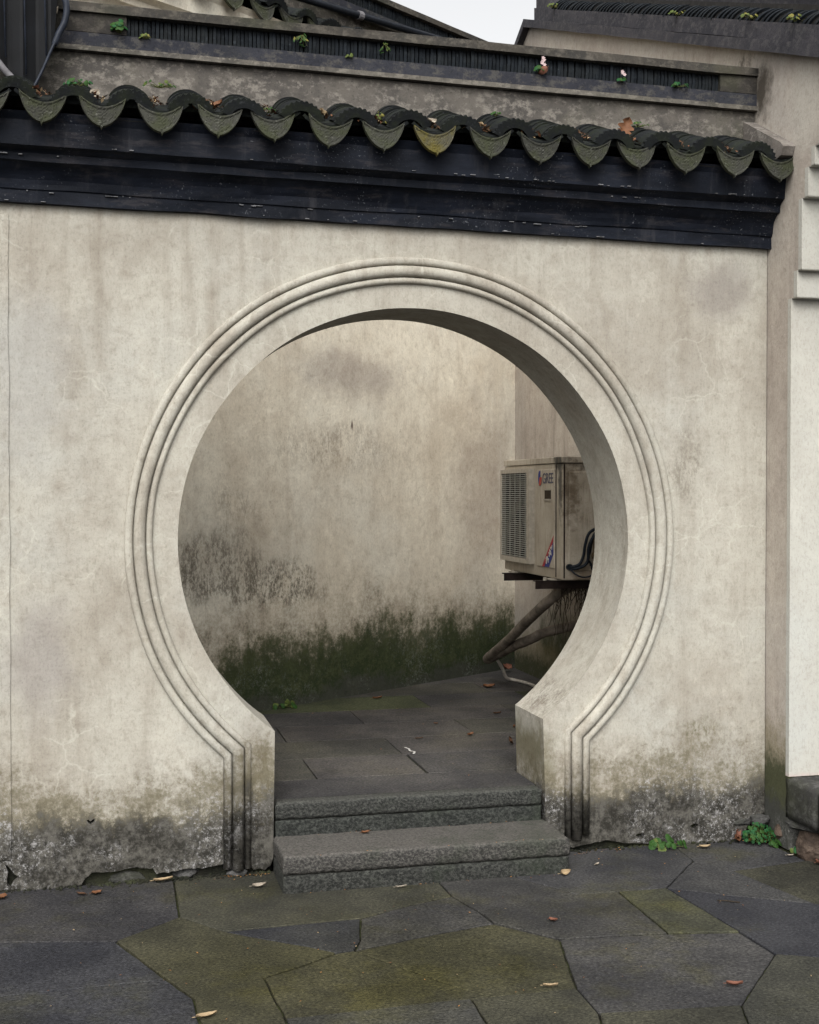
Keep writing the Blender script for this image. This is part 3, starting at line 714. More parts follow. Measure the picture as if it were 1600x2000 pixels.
def ridge_tile_mesh(seed):
    m = MB(); rnd = random.Random(seed); h = .084; t = .0062; pts = []
    for j in range(6):                             # a thin tile stood on end, bowed outwards
        z = h * j / 5; pts.append((z, -.006 * math.sin(math.pi * j / 5) + rnd.uniform(-.001, .001)))
    vs = []
    for x in (-t, t):
        for z, y in pts: vs.append((x, y, z))
        for z, y in pts: vs.append((x, y + .03, z))
    n = 6; N = 12; fs = []
    for s_ in (0, N): fs += [(s_ + i, s_ + i + 1, s_ + n + i + 1, s_ + n + i) for i in range(n - 1)]
    for i in range(n - 1): fs += [(i, i + 1, N + i + 1, N + i), (n + i, n + i + 1, N + n + i + 1, N + n + i)]
    m.add(vs, fs); return m.mesh('ridge_tile', MAT['rtile'], False)
RT = [ridge_tile_mesh(i) for i in range(4)]
CORNICE = [(.02, 2.566), (-.028, 2.566), (-.030, 2.612), (-.036, 2.616), (-.0385, 2.632), (-.043, 2.648), (-.050, 2.664), (-.060, 2.679), (-.072, 2.691), (-.086, 2.700), (-.1005, 2.704), (-.1035, 2.732), (-.112, 2.738), (-.122, 2.745), (-.139, 2.753), (-.147, 2.838), (-.165, 2.868), (.02, 2.90)]
def wall_top(par, F, x0, x1, kx0, nk, rx0, rx1, body_mat, cornice_mat, seed, verge=False, moss_idx=(), e0=None):
    rnd = random.Random(seed)
    P = lambda x, y, z: F @ Matrix.Translation((x, y, z))
    m = MB(); m.prism_x(CORNICE, x0, x1, 120, jit=.006); m.obj('cornice', cornice_mat, par, mat4=F)
    m = MB(); m.prism_x([(-.160, 2.862), (.20, 2.985), (.20, 2.80), (-.1, 2.80)], x0, x1 - .002); m.obj('roof_bed', MAT['bed'], par, mat4=F)
    m = MB(); m.prism_x([(.265, 3.05), (.52, 2.90), (.52, 2.62), (.26, 2.62)], x0, x1 - .002); m.obj('rear_roof_slope', MAT['bed'], par, mat4=F)
    m = MB(); m.prism_x([(.122, 2.96), (.120, 3.187), (.27, 3.187), (.27, 2.96)], x0 if rx0 < x0 else rx0 - .01, x1 - .003, 40, jit=.003); m.obj('plaster_band', body_mat, par, mat4=F)
    sl = R(20); rot = Matrix.Rotation(sl, 4, 'X')
    for k in range(nk):
        x = kx0 + .2097 * k
        jx, jz, jr = rnd.uniform(-.007, .007), rnd.uniform(-.006, .006), rnd.uniform(-.09, .09)
        me = TILE_ME['dripmoss'] if k in moss_idx else rnd.choice(TILE_ME['drip'])
        link('drip_tile', me, par, P(x + jx, -.214 + rnd.uniform(-.004, .004), 2.812 + jz) @ Matrix.Rotation(jr * .8, 4, 'Y') @ Matrix.Rotation(R(-7) + jr * .5, 4, 'X'))
        for j in range(3):
            link('pan_tile', TILE_ME['pan'], par, P(x + jx, -.205 + j * .12, 2.928 + j * .043 + jz) @ rot)
        xc = x + .1048
        if xc > x1 - .09 and verge: continue
        jx, jz = rnd.uniform(-.008, .008), rnd.uniform(-.007, .007)
        link('eave_cover_tile', TILE_ME['eave'], par, P(xc + jx, -.188 + rnd.uniform(-.006, .006), 2.912 + jz) @ Matrix.Rotation(rnd.uniform(-.09, .09), 4, 'Y') @ Matrix.Rotation(rnd.uniform(-.06, .06), 4, 'Z') @ rot)
        for j in range(5):
            link('cover_tile', TILE_ME['cover'], par, P(xc + jx + rnd.uniform(-.006, .006), -.155 + j * .062, 2.925 + j * .0235 + jz) @ Matrix.Rotation(rnd.uniform(-.09, .09), 4, 'Y') @ Matrix.Rotation(rnd.uniform(-.07, .07), 4, 'Z') @ Matrix.Rotation(sl - .08, 4, 'X'))
    # ridge: lip, painted ledge, row of tiles on edge, cap, end blocks
    e0, e1 = (rx0 + .23 if e0 is None else e0), rx1 - .21
    m = MB(); m.prism_x([(.092, 3.190), (.090, 3.208), (.11, 3.212), (.29, 3.212), (.29, 3.190)], rx0, rx1, 40, jit=.003); m.obj('ridge_lip', MAT['lip'], par, mat4=F)
    m = MB(); m.prism_x([(.104, 3.2125), (.101, 3.262), (.28, 3.264), (.28, 3.2125)], rx0 + .002, rx1 - .002, 40, jit=.002); m.obj('ridge_ledge', MAT['ledge'], par, mat4=F)
    m = MB(); m.prism_x([(.150, 3.2635), (.150, 3.340), (.262, 3.340), (.262, 3.2635)], e0, e1); m.obj('ridge_core', MAT['bed'], par, mat4=F)
    m = MB(); m.prism_x([(.088, 3.3385), (.086, 3.372), (.10, 3.376), (.27, 3.376), (.272, 3.3385)], rx0 + .004, rx1 - .004, 60, jit=.004); m.obj('ridge_cap', MAT['cap'], par, mat4=F)
    for a, b_ in ((rx0 + .004, e0), (e1, rx1 - .004)):
        m = MB(); m.prism_x([(.102, 3.2645), (.101, 3.338), (.266, 3.338), (.266, 3.2645)], a, b_, 4, jit=.003); m.obj('ridge_end_block', MAT['endblock'], par, mat4=F)
    n = int((e1 - e0) / .0158)
    for i in range(n):
        x = e0 + (e1 - e0) * (i + .5) / n
        link('ridge_tile', RT[i % 4], par, P(x + rnd.uniform(-.0012, .0012), .124 + rnd.uniform(-.004, .006), 3.2605 + rnd.uniform(-.003, .0)) @ Matrix.Rotation(rnd.uniform(-.03, .03), 4, 'Y'))
TILT = Matrix.Rotation(.012, 4, 'Y')
wall_top(gate, TILT, -2.6, 1.576, -1.456 - 5 * .2097, 20, -1.95, 1.573, MAT['band'], MAT['cornice'], 3, verge=True, moss_idx=(12,), e0=-1.158)
# flakes of lost paint along the cornice arrises
m = MB(); rnd = random.Random(21)
for i in range(120):
    x = rnd.uniform(-1.65, 1.54); (yy, zz) = rnd.choice(((-.1395, 2.756), (-.1395, 2.756), (-.104, 2.722), (-.0295, 2.606), (-.0285, 2.569)))
    if mnoise.noise((x * 2.3, zz * 20, 4)) < -.05: continue
    L, h = rnd.uniform(.001, .011) * (2.2 if rnd.random() < .1 else 1), rnd.uniform(.0006, .0016)
    m.obox((x, yy - .004, zz + rnd.uniform(-.001, .003)), (L, 0, 0), (0, .0045, 0), (rnd.uniform(-.3, .3) * L * .1, 0, h))
tag(m.obj('paint_flakes', MAT['flake'], gate, mat4=TILT), kind='stuff')
# mortar verge where the eave meets the gable
m = MB(); m.prism_x([(-.205, 2.90), (-.222, 2.935), (-.2, 2.955), (.115, 3.125), (.115, 2.95), (-.1, 2.88)], 1.52, 1.577, 3, jit=.006); m.obj('verge_mortar', MAT['mortar'], gate)

# ================================================================== LOBBY WALL (oblique, behind the gate)
BA = R(34.71); BO = Vector((-.358, 2.122, 0))
FB = Matrix.Translation(BO) @ Matrix.Rotation(BA, 4, 'Z')
lob = thing('lobby_wall', (-.358, 2.122, .27), 'mould-stained oblique plaster wall seen through the round gate, with its own tiled top', 'wall')
m = MB(); m.box(-2.6, 2.36, 0, .40, 0, 4.15); m.obj('plaster_wall', MAT['back'], lob, mat4=FB)
wall_top(lob, FB @ Matrix.Translation((0, 0, 1.215)), -2.6, 2.34, -.568 - 9 * .2097, 23, -2.5, 2.335, MAT['band'], MAT['back'], 5)
# ================================================================== GABLE BUILDING (right)
GX = 1.578
gab = thing('gable_building', (GX, -.2, 0), 'plastered gable wall with stepped corbels and sloping dark coping at the right', 'building')
rk = lambda y: 3.442 + (y - .09) * .3845
prof = [(-.19, .0), (-.19, 2.311), (-.236, 2.311), (-.236, 2.42), (-.271, 2.42), (-.271, 2.709), (-.318, 2.709), (-.318, 2.826), (-.366, 2.826), (-.366, 2.90), (-.42, 2.90), (-.42, 2.98), (-.50, 2.98), (-.50, 3.06), (-.80, 3.06), (-.80, rk(-.80)), (3.16, rk(3.16)), (3.9, rk(3.16) - .30), (3.9, 0)]
m = MB(); m.prism_x(prof, GX, GX + 2.6); m.obj('gable_wall', MAT['flank'], gab)
lv = [(.31, 2.311, -.19), (2.311, 2.42, -.236), (2.42, 2.709, -.271), (2.709, 2.826, -.318), (2.826, 2.90, -.366), (2.90, 2.98, -.42), (2.98, 3.06, -.50)]
for i, (z0, z1, y) in enumerate(lv):
    m = MB(); m.box(GX - .0015, GX + 2.59, y - .006, y + .02, z0 + .0, z1 - .0005)
    if i: m.box(GX + .001, GX + 2.59, y - .004, lv[i - 1][2] - .007, z0 - .003, z0 + .002)
    m.obj('pier_face' if i == 0 else 'corbel', MAT['white'], gab)
def rake(y0, y1, lift0, lift1, xo, n=40, jit=.004):
    pts0 = [(y0 + (y1 - y0) * i / n) for i in range(n + 1)]; vs = []
    for y in pts0:
        j = jit * mnoise.noise((y * 3, lift0 * 9, 2)); sag = -.035 * math.exp(-((y - .05) / .9) ** 2) + .0 
        for x, l in ((GX - xo, lift0), (GX - xo, lift1), (GX + .4, lift1), (GX + .4, lift0)): vs.append((x + j, y, rk(y) + l + j + 0 * sag))
    fs = [(i * 4 + k, (i + 1) * 4 + k, (i + 1) * 4 + (k + 1) % 4, i * 4 + (k + 1) % 4) for i in range(n) for k in range(4)] + [(0, 1, 2, 3), tuple(n * 4 + k for k in (3, 2, 1, 0))]
    m = MB(); m.add(vs, fs); return m
rake(-.9, 3.165, -.012, .040, .045).obj('rake_coping', MAT['rakeplaster'], gab)
rake(-.9, 3.02, .0405, .118, .018).obj('rake_fascia', MAT['rakeplaster'], gab)
m = MB()                                             # far slope of the coping beyond the apex
m.add([(GX - .045, 3.16, rk(3.16) - .012), (GX - .045, 3.16, rk(3.16) + .04), (GX + .4, 3.16, rk(3.16) + .04), (GX + .4, 3.16, rk(3.16) - .012),
       (GX - .045, 3.6, rk(3.16) - .24), (GX - .045, 3.6, rk(3.16) - .19), (GX + .4, 3.6, rk(3.16) - .19), (GX + .4, 3.6, rk(3.16) - .24)],
      [(0, 1, 5, 4), (1, 2, 6, 5), (2, 3, 7, 6), (3, 0, 4, 7), (4, 5, 6, 7)]); m.obj('rake_coping', MAT['rakeplaster'], gab)
sl = math.atan(.3845); y = -.88; rnd = random.Random(11)
def rake_tile():
    m = MB(); n = 8; vs = []
    for k in range(n + 1):
        a = math.pi * .5 * k / n
        cx, cz = -.055 * math.cos(a) * 1.0, .062 * math.sin(a)
        for dy, dr in ((-.010, 0), (.010, 0), (.010, -.02), (-.010, -.02)):
            vs.append((cx * (1 + dr * 10), dy - .060 * math.sin(a) ** 1.3, cz * (1 + dr * 10)))
    fs = [(i * 4 + k, (i + 1) * 4 + k, (i + 1) * 4 + (k + 1) % 4, i * 4 + (k + 1) % 4) for i in range(n) for k in range(4)] + [(0, 1, 2, 3), tuple(n * 4 + k for k in (3, 2, 1, 0))]
    m.add(vs, fs); return m.mesh('rake_tile', MAT['rtile'])
rtm = rake_tile()
while y < 2.74:
    link('rake_tile', rtm, gab, Matrix.Translation((GX + .04 + rnd.uniform(-.004, .004), y, rk(y) + .112 + rnd.uniform(-.003, .003))) @ Matrix.Rotation(sl, 4, 'X') @ Matrix.Rotation(rnd.uniform(-.08, .08), 4, 'Z'))
    y += .047 + rnd.uniform(-.004, .004)
rake(-.9, 2.76, .119, .20, -.06).obj('roof_bed', MAT['bed'], gab)
m = MB(); m.box(GX + .0, GX + .38, 2.76, 3.03, rk(2.76) + .119, rk(2.76) + .62); m.obj('ridge_end_block', MAT['rakeplaster'], gab)
# second tier behind the tiles: plaster band, ledge and dark tiled ridge
rake(-.9, 2.75, .201, .29, -.10).obj('upper_band', MAT['rakeplaster'], gab)
rake(-.9, 1.9, .2905, .335, -.07).obj('upper_ledge', MAT['ledge'], gab)
rake(-.9, 1.9, .3355, .70, -.12).obj('upper_ridge_core', MAT['bed'], gab)
y = -.88
while y < 1.85:
    link('ridge_tile', RT[rnd.randrange(4)], gab, Matrix.Translation((GX + .115, y, rk(y) + .335)) @ Matrix.Rotation(R(-90), 4, 'Z') @ Matrix.Scale(2.3, 4, (0, 0, 1)))
    y += .0165
# plinth stone and rubble under the pier
rough_box('plinth_stone', GX - .004, GX + .9, -.408, -.17, .135, .306, MAT['cement'], gab, .03, .006, seed=3)
rough_box('plinth_stone', GX - .002, GX + .9, -.80, -.418, .13, .300, MAT['cement'], gab, .03, .006, seed=4)

# ================================================================== STONE STEPS
st = thing('stone_steps', (0, -.28, 0), 'two dark chiselled stone steps leading up into the round gate', 'steps')
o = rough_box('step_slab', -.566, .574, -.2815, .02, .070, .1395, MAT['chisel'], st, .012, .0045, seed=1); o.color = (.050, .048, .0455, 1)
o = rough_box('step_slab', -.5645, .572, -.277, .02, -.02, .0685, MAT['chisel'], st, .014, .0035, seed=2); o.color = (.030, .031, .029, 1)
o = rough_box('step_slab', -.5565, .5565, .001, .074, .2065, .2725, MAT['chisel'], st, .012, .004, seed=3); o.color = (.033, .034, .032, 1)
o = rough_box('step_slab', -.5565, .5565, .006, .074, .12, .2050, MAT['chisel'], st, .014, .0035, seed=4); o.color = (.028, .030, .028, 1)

# ================================================================== AIR CONDITIONER
AX, AY0, AY1, AZ0, AZ1 = 1.15, 1.358, 2.36, 1.035, 1.69
ac = thing('air_conditioner', (1.32, 1.85, AZ0), 'old cream outdoor air conditioner unit with slatted grille on the inner right wall', 'air conditioner')
m = MB(); m.box(AX, AX + .33, AY0, AY1, AZ0, AZ1 - .036); me = m.mesh('casing', MAT['ac']); bevel_mesh(me, .006, 2); link('casing', me, ac)
m = MB(); m.box(AX - .006, AX + .336, AY0 - .006, AY1 + .006, AZ1 - .034, AZ1); me = m.mesh('lid', MAT['ac']); bevel_mesh(me, .004, 2); link('lid', me, ac)
# label panel, slightly proud
m = MB(); m.box(AX - .007, AX + .01, 1.475, 1.755, AZ0 + .055, AZ1 - .065); me = m.mesh('label_panel', MAT['ac']); bevel_mesh(me, .004, 2); link('label_panel', me, ac)
m = MB(); m.box(AX + .03, AX + .31, AY0 - .006, AY0 + .01, AZ0 + .05, AZ1 - .08); me = m.mesh('side_panel', MAT['ac']); bevel_mesh(me, .005, 2); link('side_panel', me, ac)
m = MB(); m.box(AX - .0035, AX + .004, 1.458, 1.464, AZ0 + .01, AZ1 - .04); m.box(AX + .003, AX + .010, AY0 - .0025, AY0 + .004, AZ0 + .01, AZ1 - .04); m.obj('seam', MAT['steel'], ac)
GY0, GY1, GZ0, GZ1 = 1.815, 2.345, 1.095, 1.632
gm = MB()
for (a0, a1, b0, b1) in ((GY0, GY0 + .045, GZ0, GZ1), (GY1 - .02, GY1, GZ0, GZ1), (GY0 + .045, GY1 - .02, GZ1 - .022, GZ1), (GY0 + .045, GY1 - .02, GZ0, GZ0 + .028)):
    gm.box(AX - .034, AX + .001, a0, a1, b0, b1)
gr = gm.obj('grille', MAT['acrim'], ac)
m = MB(); m.box(AX - .004, AX + .0005, GY0 + .044, GY1 - .019, GZ0 + .027, GZ1 - .021); m.obj('grille_shade_sheet', MAT['acshade'], gr)  # near-black sheet painted as the shaded hollow behind the slats
m = MB()
for k in range(5):                                      # fan blades just visible behind the slats
    a = k * 2 * math.pi / 5 + .4; cy, cz = (GY0 + GY1) / 2, (GZ0 + GZ1) / 2
    for s_ in range(6):
        r0, r1 = .05 + s_ * .03, .08 + s_ * .03; w0 = .035 + .010 * s_
        m.obox((AX - .009, cy + math.cos(a + s_ * .07) * r0, cz + math.sin(a + s_ * .07) * r0), (.0015, 0, 0), (0, math.cos(a) * .018, math.sin(a) * .018), (0, -math.sin(a) * w0, math.cos(a) * w0))
m.obj('fan', MAT['coil'], gr)
m = MB(); n = 40
for i in range(n):
    z = GZ0 + .030 + (GZ1 - GZ0 - .055) * (i + .5) / n
    m.box(AX - .031, AX - .026, GY0 + .043, GY1 - .018, z - .0017, z + .0017)
for i in range(5):
    y = GY0 + .045 + (GY1 - GY0 - .065) * (i + .5) / 5; m.box(AX - .026, AX - .022, y - .0018, y + .0018, GZ0 + .026, GZ1 - .02)
tag(m.obj('grille_slats', MAT['slat'], gr), kind='stuff')
# handle recess as a flat dark plate, its shade put into the colour
m = MB(); m.box(AX - .0085, AX - .006, 1.525, 1.625, 1.462, 1.512); hd = m.obj('handle_recess_shade', MAT['coil'], ac)
m = MB(); m.box(AX - .014, AX - .007, 1.52, 1.63, 1.455, 1.464); m.box(AX - .012, AX - .007, 1.52, 1.63, 1.511, 1.518); m.obj('handle_lip', MAT['acrim'], hd)
# lettering and emblem on the label panel
TEXT_F = Matrix(((0, 0, -1, 0), (-1, 0, 0, 0), (0, 1, 0, 0), (0, 0, 0, 1)))     # text x -> -y, text y -> z, faces -x
cu = bpy.data.curves.new('lettering', 'FONT'); cu.body = 'GREE'; cu.size = .080; cu.extrude = .0004; cu.space_character = .92; cu.offset = .0008
to = bpy.data.objects.new('lettering_src', cu); COL.objects.link(to)
bpy.context.view_layer.update()
tme = bpy.data.meshes.new_from_object(to.evaluated_get(bpy.context.evaluated_depsgraph_get()))
bpy.data.objects.remove(to)
tme.materials.clear(); tme.materials.append(MAT['navy'])
xs = [v.co.x for v in tme.vertices]; w_ = max(xs) - min(xs)
tx = Matrix.Translation((AX - .0085, 1.662, 1.550)) @ TEXT_F @ Matrix.Scale(.172 / w_, 4, (1, 0, 0))
link('lettering', tme, ac, tx)
def disc_part(name, pts, mat, x):
    m = MB(); n = len(pts); m.add([(x, y, z) for y, z in pts] + [(x + .0012, y, z) for y, z in pts], [tuple(range(n)), tuple(reversed(range(n, 2 * n)))] + [(i, (i + 1) % n, n + (i + 1) % n, n + i) for i in range(n)])
    return m.obj(name, mat, ac)
ey, ez = 1.700, 1.578
disc_part('emblem', [(ey - .030 * math.cos(t) * (1 if math.cos(t) < 0 else .15), ez + .042 * math.sin(t)) for t in [math.pi * 2 * i / 28 for i in range(28)]], MAT['blue'], AX - .0092)
disc_part('emblem', [(ey + .004, ez + .004), (ey - .030, ez + .006), (ey - .028, ez - .022), (ey - .012, ez - .040), (ey + .012, ez - .041), (ey + .010, ez - .015)], MAT['logored'], AX - .0105)
# diagonal sticker
def par4(name, a, b_, c, d, mat, x): return disc_part(name, [a, b_, c, d], mat, x)
par4('sticker', (1.665, 1.093), (1.628, 1.093), (1.487, 1.235), (1.482, 1.268), MAT['red'], AX - .0085)
par4('sticker', (1.624, 1.093), (1.555, 1.093), (1.486, 1.165), (1.487, 1.230), MAT['blue'], AX - .0086)
m = MB()
for (y0, z0, y1, z1, w_) in ((1.592, 1.110, 1.585, 1.150, .006), (1.60, 1.140, 1.570, 1.134, .004), (1.575, 1.150, 1.560, 1.118, .004), (1.565, 1.126, 1.553, 1.140, .004), (1.545, 1.150, 1.535, 1.190, .005), (1.555, 1.172, 1.525, 1.166, .004), (1.525, 1.185, 1.512, 1.160, .004), (1.528, 1.196, 1.512, 1.205, .004), (1.505, 1.19, 1.50, 1.215, .004)):
    dv = Vector((0, y1 - y0, z1 - z0)); L = dv.length; dv.normalize(); nv = Vector((0, -dv.z, dv.y))
    m.obox((AX - .0097, (y0 + y1) / 2, (z0 + z1) / 2), (.0006, 0, 0), dv * L / 2, nv * w_)
m.obj('sticker_script', MAT['inkwhite'], ac)
# feet, cables, valve block
for y in (1.52, 2.17):
    m = MB(); m.box(AX - .025, AX + .32, y - .045, y + .045, AZ0 - .010, AZ0 - .001); me = m.mesh('foot', MAT['acrim']); bevel_mesh(me, .003, 1); link('foot', me, ac)
YS = AY0 - .012
def cab(pts, r, mat='cable'):
    m = MB(); m.tube(catmull(pts, 8), r, 8); m.obj('cable', MAT[mat], ac, smooth=True)
cab([(1.40, YS - .03, 1.305), (1.33, YS - .04, 1.312), (1.275, YS - .045, 1.285), (1.255, YS - .04, 1.225), (1.25, YS - .03, 1.17), (1.232, YS - .025, 1.125), (1.20, YS - .015, 1.108), (1.185, YS, 1.107)], .0085)
cab([(1.40, YS - .05, 1.295), (1.34, YS - .055, 1.300), (1.29, YS - .06, 1.262), (1.27, YS - .05, 1.205), (1.272, YS - .04, 1.15), (1.255, YS - .03, 1.115), (1.21, YS - .02, 1.098), (1.187, YS, 1.100)], .009)
cab([(1.40, YS - .04, 1.300), (1.315, YS - .03, 1.285), (1.295, YS - .03, 1.23), (1.285, YS - .03, 1.18), (1.275, YS - .03, 1.15), (1.295, YS - .03, 1.115), (1.31, YS - .02, 1.09), (1.40, YS - .01, 1.08)], .006)
cab([(1.185, YS, 1.10), (1.20, YS - .02, 1.075), (1.235, YS - .03, 1.055), (1.28, YS - .03, 1.055), (1.305, YS - .03, 1.075), (1.305, YS - .02, 1.10), (1.29, YS - .02, 1.118)], .0045)
m = MB(); m.tube([(1.183, AY0 + .01, 1.105), (1.183, AY0 - .02, 1.105)], .017, 12); m.obj('cable_gland', MAT['cable'], ac, smooth=False)
m = MB(); m.box(1.315, 1.46, AY0 - .05, AY0 - .005, 1.135, 1.255); m.tube([(1.31, AY0 - .03, 1.165), (1.345, AY0 - .09, 1.165)], .022, 10); m.tube([(1.33, AY0 - .03, 1.10), (1.33, AY0 - .10, 1.10)], .026, 10); me = m.mesh('valve', MAT['valve']); bevel_mesh(me, .006, 2); link('valve', me, ac)
# brackets
for y, lab, x0 in ((1.515, 'near dark steel bracket arm under the air conditioner', 1.045), (2.16, 'far dark steel bracket arm under the air conditioner', 1.075)):
    t = thing('bracket_arm', (GX, y, AZ0 - .04), lab, 'bracket', 'steel arms carrying the air conditioner')
    m = MB(); m.box(x0, GX + .02, y - .022, y + .022, AZ0 - .016, AZ0 - .0105); m.box(x0, GX + .02, y - .022, y - .016, AZ0 - .055, AZ0 - .0155); m.obj('angle_iron', MAT['steel'], t)
    m = MB(); m.tube([(x0 + .06, y, AZ0 - .012), (x0 + .06, y, AZ0 + .006)], .010, 6); m.obj('bolt', MAT['acrim'], t)
# lagged pipe that drops from the unit, doubles back and enters the wall
m = MB(); m.tube(catmull([(1.36, 1.62, 1.00), (1.26, 1.66, .955), (1.20, 1.78, .870), (1.19, 2.09, .735), (1.19, 2.45, .580), (1.19, 2.78, .455), (1.195, 2.86, .425), (1.205, 2.84, .427), (1.225, 2.50, .535), (1.25, 2.26, .605), (1.28, 2.20, .632), (1.36, 2.22, .66), (1.60, 2.26, .70)], 8), [.031] * 0 or [.030 + .004 * mnoise.noise((i * .35, 0, 0)) for i in range(97)], 12); tag(m.obj('lagged_pipe', MAT['lagging'], smooth=True), 'dirty grey lagged pipe folded back under the air conditioner', 'pipe')
m = MB(); m.tube(catmull([(1.215, 2.74, .445), (1.27, 2.78, .37), (1.31, 2.82, .305), (1.36, 2.83, .287), (1.40, 2.70, .285), (1.41, 2.55, .285), (1.39, 2.44, .285), (1.43, 2.2, .285)], 8), .0105, 8); tag(m.obj('drain_hose', MAT['hose'], smooth=True), 'thin pale drain hose snaking along the floor below the lagged pipe', 'hose')
# dry hanging roots
m = MB(); rnd = random.Random(4)
for i in range(85):
    x, y = 1.24 + rnd.random() * .26, 1.50 + rnd.random() * .35; z = AZ0 - .03; L = rnd.uniform(.05, .30) * (1 if rnd.random() > .3 else 1.3); p = Vector((x, y, z)); pts = [p.copy()]
    for k in range(6):
        p = p + Vector((rnd.uniform(-.016, .012), rnd.uniform(-.014, .02), -L / 6)); pts.append(p.copy())
    m.tube(pts, [.0028 - .0003 * k for k in range(7)], 4, False)
tag(m.obj('hanging_roots', MAT['root']), 'dry dark roots hanging in a tangle below the air conditioner', 'roots')

# ================================================================== WALL-TOP FITTINGS
hp = thing('metal_hopper', (-1.5, -.02, 3.0), 'black folded sheet metal hopper with rolled rim at the left end of the wall top', 'hopper')
outl = [(-1.76, 3.28), (-1.66, 3.17), (-1.60, 3.105), (-1.553, 3.055), (-1.51, 3.022), (-1.468, 3.008), (-1.43, 3.085), (-1.395, 3.17), (-1.378, 3.25), (-1.372, 3.36), (-1.372, 3.75), (-1.76, 3.75)]
m = MB(); vs = []; fs = []
NX, NZ = 34, 10
def lowz(x):
    for (a, b_) in zip(outl[:9], outl[1:9]):
        if a[0] <= x <= b_[0]: return a[1] + (b_[1] - a[1]) * (x - a[0]) / (b_[0] - a[0] + 1e-9)
    return 3.36
for i in range(NX + 1):
    x = -1.76 + (.385) * i / NX; lo = lowz(x); fold = .018 * (abs(((i * .22) % 2) - 1) - .5)
    for j in range(NZ + 1): vs.append((x, .02 + fold, lo + (3.75 - lo) * j / NZ))
fs = [(i * (NZ + 1) + j, (i + 1) * (NZ + 1) + j, (i + 1) * (NZ + 1) + j + 1, i * (NZ + 1) + j + 1) for i in range(NX) for j in range(NZ)]
o_ = len(vs); vs += [(x, y + .004, z) for x, y, z in vs]; fs += [tuple(i + o_ for i in reversed(f)) for f in fs]
m.add(vs, fs); m.obj('sheet', MAT['hopper'], hp)
m = MB(); m.tube(catmull([(-1.76, -.01, 3.30), (-1.66, -.01, 3.185), (-1.60, -.012, 3.118), (-1.553, -.012, 3.062), (-1.51, -.012, 3.026), (-1.466, -.01, 3.010)], 6), .0125, 8); m.obj('rim', MAT['rimgrey'], hp, smooth=True)
m = MB(); m.tube(catmull([(-1.466, -.005, 3.008), (-1.43, 0, 3.085), (-1.395, 0, 3.17), (-1.383, .01, 3.20)], 6), .0055, 8); m.obj('rim', MAT['rim'], hp, smooth=True)
m = MB(); m.tube(catmull([(-1.388, .02, 3.19), (-1.37, .02, 3.235), (-1.349, .02, 3.28), (-1.341, .02, 3.325), (-1.346, .02, 3.365), (-1.37, .02, 3.42), (-1.43, .02, 3.5)], 6), .0125, 8); m.obj('hose', MAT['rim'], hp, smooth=True)
for i, x in enumerate((-1.573, -1.500, -1.427)):
    m = MB(); m.tube([(x + .012, .004, lowz(x) + .05), (x, .004, 3.74)], .0035, 6); m.obj('seam', MAT['rim'], hp, smooth=True)
# black water pipe along the lobby wall top
m = MB()
pa, pb = FB @ Vector((-.6, .06, 4.30)), FB @ Vector((2.3, .06, 4.50))
m.tube([pa + (pb - pa) * i / 8 for i in range(9)], .022, 12)
pp = tag(m.obj('water_pipe', MAT['pipe'], smooth=True), 'glossy black pipe running along the top of the wall behind', 'pipe')
m = MB(); c = pa + (pb - pa) * .505; d = (pb - pa).normalized(); m.tube([c - d * .02, c + d * .02], .027, 12); m.obj('pipe_collar', MAT['rimgrey'], pp, smooth=False)

# ================================================================== RUBBLE, PLANTS, LEAVES
for c, r, mat, sd, lab in (((-1.125, .036, .010), (.075, .03, .030), 'cement', 1, 'grey mortar lump in the broken wall base left of the steps'),
                      ((-.905, .034, .008), (.065, .025, .026), 'cement', 2, 'flat grey stone in the wall base beside the left moulding'),
                      ((-.705, .0, .010), (.045, .03, .018), 'cement', 3, 'small grey chip at the foot of the left moulding'),
                      ((1.47, .012, .072), (.055, .03, .022), 'cement', 4, 'broken grey stone above the green clump in the right corner'),
                      ((1.545, -.02, .085), (.060, .045, .030), 'cement', 5, 'tilted grey stone in the corner under the gable wall'),
                      ((1.600, -.115, .062), (.042, .055, .062), 'brownstone', 6, 'upright brown stone beside the green clump'),
                      ((1.63, -.30, .045), (.07, .14, .075), 'brownstone', 7, 'large brown rubble stone below the plinth at the right edge'),
                      ((1.62, -.24, .115), (.05, .14, .028), 'cement', 8, 'thin grey ledge stone wedged under the plinth'),
                      ((1.66, -.56, .05), (.09, .13, .08), 'brownstone', 9, 'brown rubble stone at the far right below the plinth')):
    tag(rock('rubble_stone', c, r, MAT[mat], seed=sd), lab, 'stone', 'loose stones along the wall base')
# soil and debris line along the wall foot
m = MB(); rnd = random.Random(3)
for i in range(520):
    side = rnd.random()
    x = rnd.uniform(-1.62, -.58) if side < .6 else rnd.uniform(.6, 1.56)
    y = -abs(rnd.gauss(0, .022)) + .02; s_ = rnd.uniform(.002, .0065)
    m.obox((x, y, s_ * .5), (s_, 0, s_ * .3), (0, s_ * .8, 0), (-s_ * .2, 0, s_ * .6))
tag(m.obj('soil_crumbs', MAT['foot']), 'dark soil crumbs along the foot of the wall', 'soil', kind='stuff')

